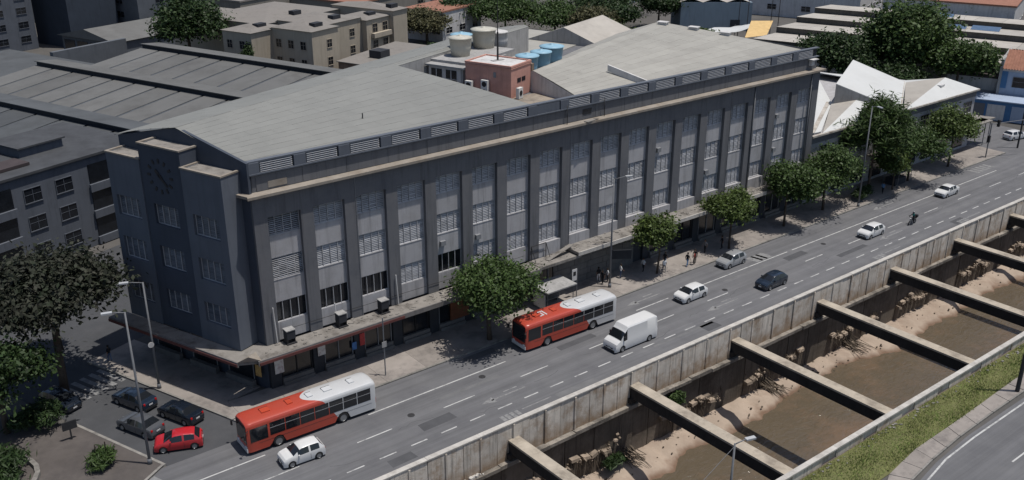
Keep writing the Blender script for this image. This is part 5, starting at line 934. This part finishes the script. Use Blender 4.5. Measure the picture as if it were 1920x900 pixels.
for i, (lb, x, y, cz, R, m, n) in enumerate((('dark tree in the back garden behind the orange tiled house', 152, 216, 6, (8, 7, 5), 'leaf_dark', 13000), ('tall leafy tree behind the antenna mast', 162, 208, 5.5, (9, 8, 6), 'leaf', 20000), ('dense tree beside the tall leafy one behind the tanks', 169, 196, 5, (8, 7, 5.5), 'leaf', 15000), ('brownish garden tree behind the grey gable roof', 171, 185, 5, (7, 6, 5), 'leaf_olive', 12000), ('bright green garden tree next to the roof peak', 165, 173, 4, (6, 5, 4), 'leaf_light', 11000), ('tall dark garden tree beneath the lilac house', 189, 195, 6, (10, 9, 6), 'leaf_dark', 18000), ('dark garden tree next to the blue-grey hall', 199, 187, 6, (7, 7, 5.5), 'leaf_dark', 12000), ('low green hedge tree along the back of the pale roof', 172, 167, 3.6, (8, 5, 3.4), 'leaf_light', 12000), ('green bush behind the white tarpaulin', 187, 161, 2.6, (5.5, 4, 2.4), 'leaf_light', 7000), ('far dark tree behind the garden', 205, 210, 6, (11, 10, 7), 'leaf_dark', 12000), ('small dark tree by the railings of the garden', 182, 184, 5, (6, 5, 4.5), 'leaf_dark', 9000))):
    tree(lb, x, y, cz+R[2], R, m, n, 60+i, .36, .35, 0, 'garden_tree', lobes=12, cz=cz)
def shrub(label, x, y, z, R, m, n, seed, leaf=.16, name='shrub'):
    vs = crown(n, R, seed, leaf, 6, spiky=1)+np.array([0, 0, R[2]*.7]); t = thing(name, label, 'shrub', (x, y, z)); c = link(bpy.data.objects.new('foliage', crown_mesh(vs, m, 'foliage'))); c.parent = t; part('stem', MB().tube((0, 0, -.1), (0, 0, R[2]*.7), .05, n=5), 'bark', t, False, False)
shrub('green shrub in a round bed on the plaza around two stakes', *W(-16, 3.4)[:2], .12, (1.5, 1.5, .9), 'leaf', 2500, 80, .2); shrub('dark shrub filling the round planter ring', *W(-22.5, 8.5)[:2], .3, (3.0, 3.0, 1.6), 'leaf_dark', 4000, 81, .25)
shrub('leafy shrub growing out of the canal wall above the rubble', 66.2, 56.9, -6.0, (1.3, .7, 1.5), 'leaf', 2200, 82, .2); shrub('small weed growing on the canal ledge', 77.5, 57.0, -3.1, (.5, .3, .5), 'leaf', 500, 83, .12); shrub('dark weeds hanging at the foot of the canal wall', 57.2, 56.6, -8.9, (1.6, .8, .9), 'leaf_dark', 1500, 84, .2)
shrub('low bush on the pavement under the feathery street tree', 121.8, 72.4, .14, (2.0, 1.2, 1.1), 'leaf_dark', 3000, 85, .2); shrub('dark hedge plant at the plaza edge under the large grey-green tree', *W(-15.5, 13)[:2], .1, (2.0, 2.0, 1.6), 'leaf_dark', 3000, 86, .22)
for i, (x, lb) in enumerate(((59.8, 'driftwood and roots lying over the sand beside the wall shrub'), (81.5, 'dark roots hanging over the sand under the third beam'), (97.5, 'twisted dry roots on the sand beyond the fourth beam'))):
    rm = MB()
    for k in range(26): x0 = x+random.uniform(-.9, .9); rm.tube((x0, 57.4, -8.6+random.uniform(-.4, .6)), (x0+random.uniform(-.3, 1.6), random.uniform(54.6, 56.4), -9.35), random.uniform(.03, .09), .02, 5)
    single('driftwood', rm, 'root', lb, 'roots')
# ================================================================ PEOPLE
def figure(pose):
    sw = pose.get('step', .15); ar = pose.get('arm', .12); J = {}
    pts = [('pelvis', (0, 0, .95), .14), ('waist', (0, 0, 1.1), .125), ('chest', (0.01, 0, 1.32), .16), ('neck', (0.02, 0, 1.5), .06), ('head0', (.03, 0, 1.58), .075), ('head1', (.04, 0, 1.68), .105), ('head2', (.03, 0, 1.76), .07)]
    E = [(0, 1), (1, 2), (2, 3), (3, 4), (4, 5), (5, 6)]
    for s in (-1, 1):
        k = len(pts); dx = sw*s; pts += [('hip', (0, s*.1, .9), .1), ('knee', (dx*.6+.03, s*.11, .5), .07), ('ankle', (dx-.03, s*.11, .1), .045), ('toe', (dx+.15, s*.12, .04), .035)]; E += [(0, k), (k, k+1), (k+1, k+2), (k+2, k+3)]
        k = len(pts); a = -s*ar; f = pose.get('bend', 0)
        pts += [('shoulder', (0, s*.19, 1.43), .07), ('elbow', (a*.6, s*.26, 1.16), .05), ('wrist', (a+.08+f*.2, s*.25, .93+f*.25), .035), ('hand', (a+.1+f*.25, s*.24, .84+f*.3), .035)]; E += [(2, k), (k, k+1), (k+1, k+2), (k+2, k+3)]
        for q in (-1, 0, 1): pts += [('finger', (a+.115+f*.27, s*.24+q*.02, .76+f*.32), .011)]; E += [(k+3, len(pts)-1)]
        pts += [('thumb', (a+.16+f*.25, s*.22, .82+f*.3), .012)]; E += [(k+3, len(pts)-1)]
    return pts, E
def body_mesh(pose, top, bottom, hair_low=1.66):
    pts, E = figure(pose); me = bpy.data.meshes.new('body'); me.from_pydata([p[1] for p in pts], E, []); o = link(bpy.data.objects.new('tmp', me)); o.modifiers.new('s', 'SKIN'); sk = me.skin_vertices[0].data
    for i, p in enumerate(pts): sk[i].radius = (p[2]*(.8 if p[0] in ('chest', 'waist', 'pelvis') else 1), p[2]*(1.15 if p[0] in ('chest', 'waist', 'pelvis') else 1)); sk[i].use_root = i == 0
    o.modifiers.new('d', 'SUBSURF').levels = 1; dg = bpy.context.evaluated_depsgraph_get(); m2 = bpy.data.meshes.new_from_object(o.evaluated_get(dg)); bpy.data.objects.remove(o)
    m2.materials.clear(); [m2.materials.append(MATS[k]) for k in ('skin', top, bottom, 'hair', 'trim')]
    for p in m2.polygons:
        c = p.center; i = 0
        if c.z > 1.5: i = 3 if (c.z > 1.72 or c.x < .0) else 0
        elif c.z > .96 and abs(c.y) < .235 or c.z > 1.2: i = 1
        elif c.z > .1 and abs(c.y) < .2 and c.z < 1.0: i = 2
        elif c.z <= .1: i = 4
        p.material_index = i; p.use_smooth = True
    return m2
def person(label, x, y, rz, top, bottom, step=.15, bend=0, bag=None, z=.14, sc=1.0):
    t = thing('person', label, 'person', (x, y, z), rz); o = link(bpy.data.objects.new('body', body_mesh(dict(step=step, bend=bend), top, bottom))); o.parent = t; o.scale = (sc,)*3
    hm = MB(); hm.lathe([(.06, 1.66), (.115, 1.68), (.118, 1.75), (.08, 1.81), (0, 1.825)], (.02, 0, 0), n=12); part('hair', hm, 'hair', t, True, False)
    nm = MB(); nm.ob((.13, -.02, 1.65), (.035, 0, 0), (0, .04, 0), (-.02, 0, .05)); part('nose', nm, 'skin', t, False, False)
    if bag: part('bag', MB().box(-.28, -.14, -.15, .15, 1.0, 1.42), bag, t, False, False)
    return t
person('person in black and white waiting by the stone wall', 72.3, 75.2, 1.2, 'cloth_black', 'cloth_white', .06); person('person in a white shirt beside the tall lamp', 73.0, 74.4, 2.6, 'cloth_white', 'cloth_black', .05); person('person in dark clothes behind the tall lamp', 72.1, 74.3, 3.3, 'cloth_black', 'cloth_black', .1)
person('person in a white top standing under the canopy sign', 75.0, 74.3, -.4, 'cloth_white', 'cloth_denim', .08, .4); person('person with a white shirt next to the young street tree', 78.4, 73.9, 3.0, 'cloth_white', 'cloth_black', .1); person('person in a dark top and blue trousers walking by the young tree', 81.8, 73.6, .2, 'cloth_black', 'cloth_blue', .2)
person('person in a black top and light jeans striding along the kerb', 83.7, 71.7, .1, 'cloth_black', 'cloth_blue', .28); person('person in a red top standing beside a companion in black', 84.7, 71.5, 2.2, 'cloth_red', 'cloth_black', .06); person('person all in black standing beside the one in red', 85.3, 71.9, 3.6, 'cloth_black', 'cloth_black', .06)
person('person in grey in the tree shade behind the silver hatchback', 88.6, 73.2, 3.1, 'cloth_grey', 'cloth_black', .1); person('person in black by the leaning tree trunk', 91.2, 72.7, 2.5, 'cloth_black', 'cloth_black', .1); person('person in a pale top walking near the feathery street tree', 125.8, 71.9, .1, 'cloth_blue', 'cloth_black', .22); person('person with a pink bag strap crouched at the kerb shadow', 80.2, 72.2, 1.0, 'cloth_white', 'cloth_grey', .12)
person('person in dark clothes on the corner pavement by the slim tree', *W(-4.5, 17.2)[:2], 2.0, 'cloth_black', 'cloth_denim', .1, 0)
# motorcycle and rider
MX, MY = 118.3, 62.65
t = thing('motorcycle', 'black motorcycle ridden down the avenue behind a white hatchback', 'motorcycle', (MX, MY, .008), R_(180))
for x in (-.62, .66): w_ = part('wheel', MB().lathe([(.2, -.05), (.28, -.05), (.3, 0), (.28, .05), (.2, .05)], (x, 0, .3), 'y', 18), 'rubber', t, True, False); part('rim', MB().lathe([(.2, -.03), (.2, .03), (.05, .02), (.05, -.02), (.2, -.03)], (x, 0, .3), 'y', 12), 'rim', w_, False, False)
part('tank', MB().ob((-.1, -.14, .72), (.55, 0, .05), (0, .28, 0), (.03, 0, .22)), 'car_black', t, False, False); part('seat', MB().ob((-.75, -.14, .72), (.68, 0, 0), (0, .28, 0), (0, 0, .1)), 'trim', t, False, False); part('engine', MB().box(-.2, .3, -.16, .16, .25, .7), 'metal', t, False, False)
part('fork', MB().tube((.66, -.09, .3), (.45, -.09, 1.0), .03, n=6).tube((.66, .09, .3), (.45, .09, 1.0), .03, n=6), 'metal', t, False, False); part('handlebar', MB().tube((.42, -.36, 1.05), (.42, .36, 1.05), .02, n=6), 'trim', t, False, False); part('headlight', MB().lathe([(0, .1), (.09, .06), (.09, -.02)], (.58, 0, .92), 'z', 10), 'lens', t, False, False); part('cargo_box', MB().box(-1.0, -.62, -.2, .2, .85, 1.2), 'trim', t, False, False); part('exhaust', MB().tube((-.1, -.2, .32), (-.85, -.2, .42), .05, n=6), 'metal', t, False, False)
for s in (-1, 1): part('mirror', MB().tube((.42, s*.3, 1.05), (.36, s*.36, 1.22), .012, n=4).box(.33, .36, s*.4-.06, s*.4+.06, 1.2, 1.28), 'trim', t, False, False)
pts = [((-.3, 0, .85), .15), ((-.25, 0, 1.05), .14), ((-.12, 0, 1.32), .16), ((-.05, 0, 1.48), .06), ((-.02, 0, 1.58), .1)]; E = [(0, 1), (1, 2), (2, 3), (3, 4)]
for s in (-1, 1):
    k = len(pts); pts += [((-.25, s*.14, .84), .1), ((.2, s*.22, .78), .08), ((-.02, s*.22, .38), .05), ((.14, s*.23, .32), .04)]; E += [(0, k), (k, k+1), (k+1, k+2), (k+2, k+3)]
    k = len(pts); pts += [((-.12, s*.2, 1.4), .07), ((.12, s*.34, 1.18), .05), ((.38, s*.3, 1.08), .04)]; E += [(2, k), (k, k+1), (k+1, k+2)]
me = bpy.data.meshes.new('rider'); me.from_pydata([p[0] for p in pts], E, []); o = link(bpy.data.objects.new('tmp', me)); o.modifiers.new('s', 'SKIN')
for i, p in enumerate(pts): me.skin_vertices[0].data[i].radius = (p[1], p[1]); me.skin_vertices[0].data[i].use_root = i == 0
o.modifiers.new('d', 'SUBSURF').levels = 1; m2 = bpy.data.meshes.new_from_object(o.evaluated_get(bpy.context.evaluated_depsgraph_get())); bpy.data.objects.remove(o); m2.materials.clear(); [m2.materials.append(MATS[k]) for k in ('cloth_black', 'cloth_teal')]
for p in m2.polygons: p.use_smooth = True; p.material_index = 1 if (p.center.z > 1.1 and p.center.x > -.08 and abs(p.center.y) < .15) else 0
r = thing('person', 'motorcycle rider in dark clothes and a helmet, hands on the bars', 'person', (MX, MY, .008), R_(180)); b_ = link(bpy.data.objects.new('body', m2)); b_.parent = r; part('helmet', MB().lathe([(0, -.14), (.1, -.12), (.145, 0), (.12, .1), (0, .15)], (0, 0, 1.64), n=14), 'car_black', r, True, False)
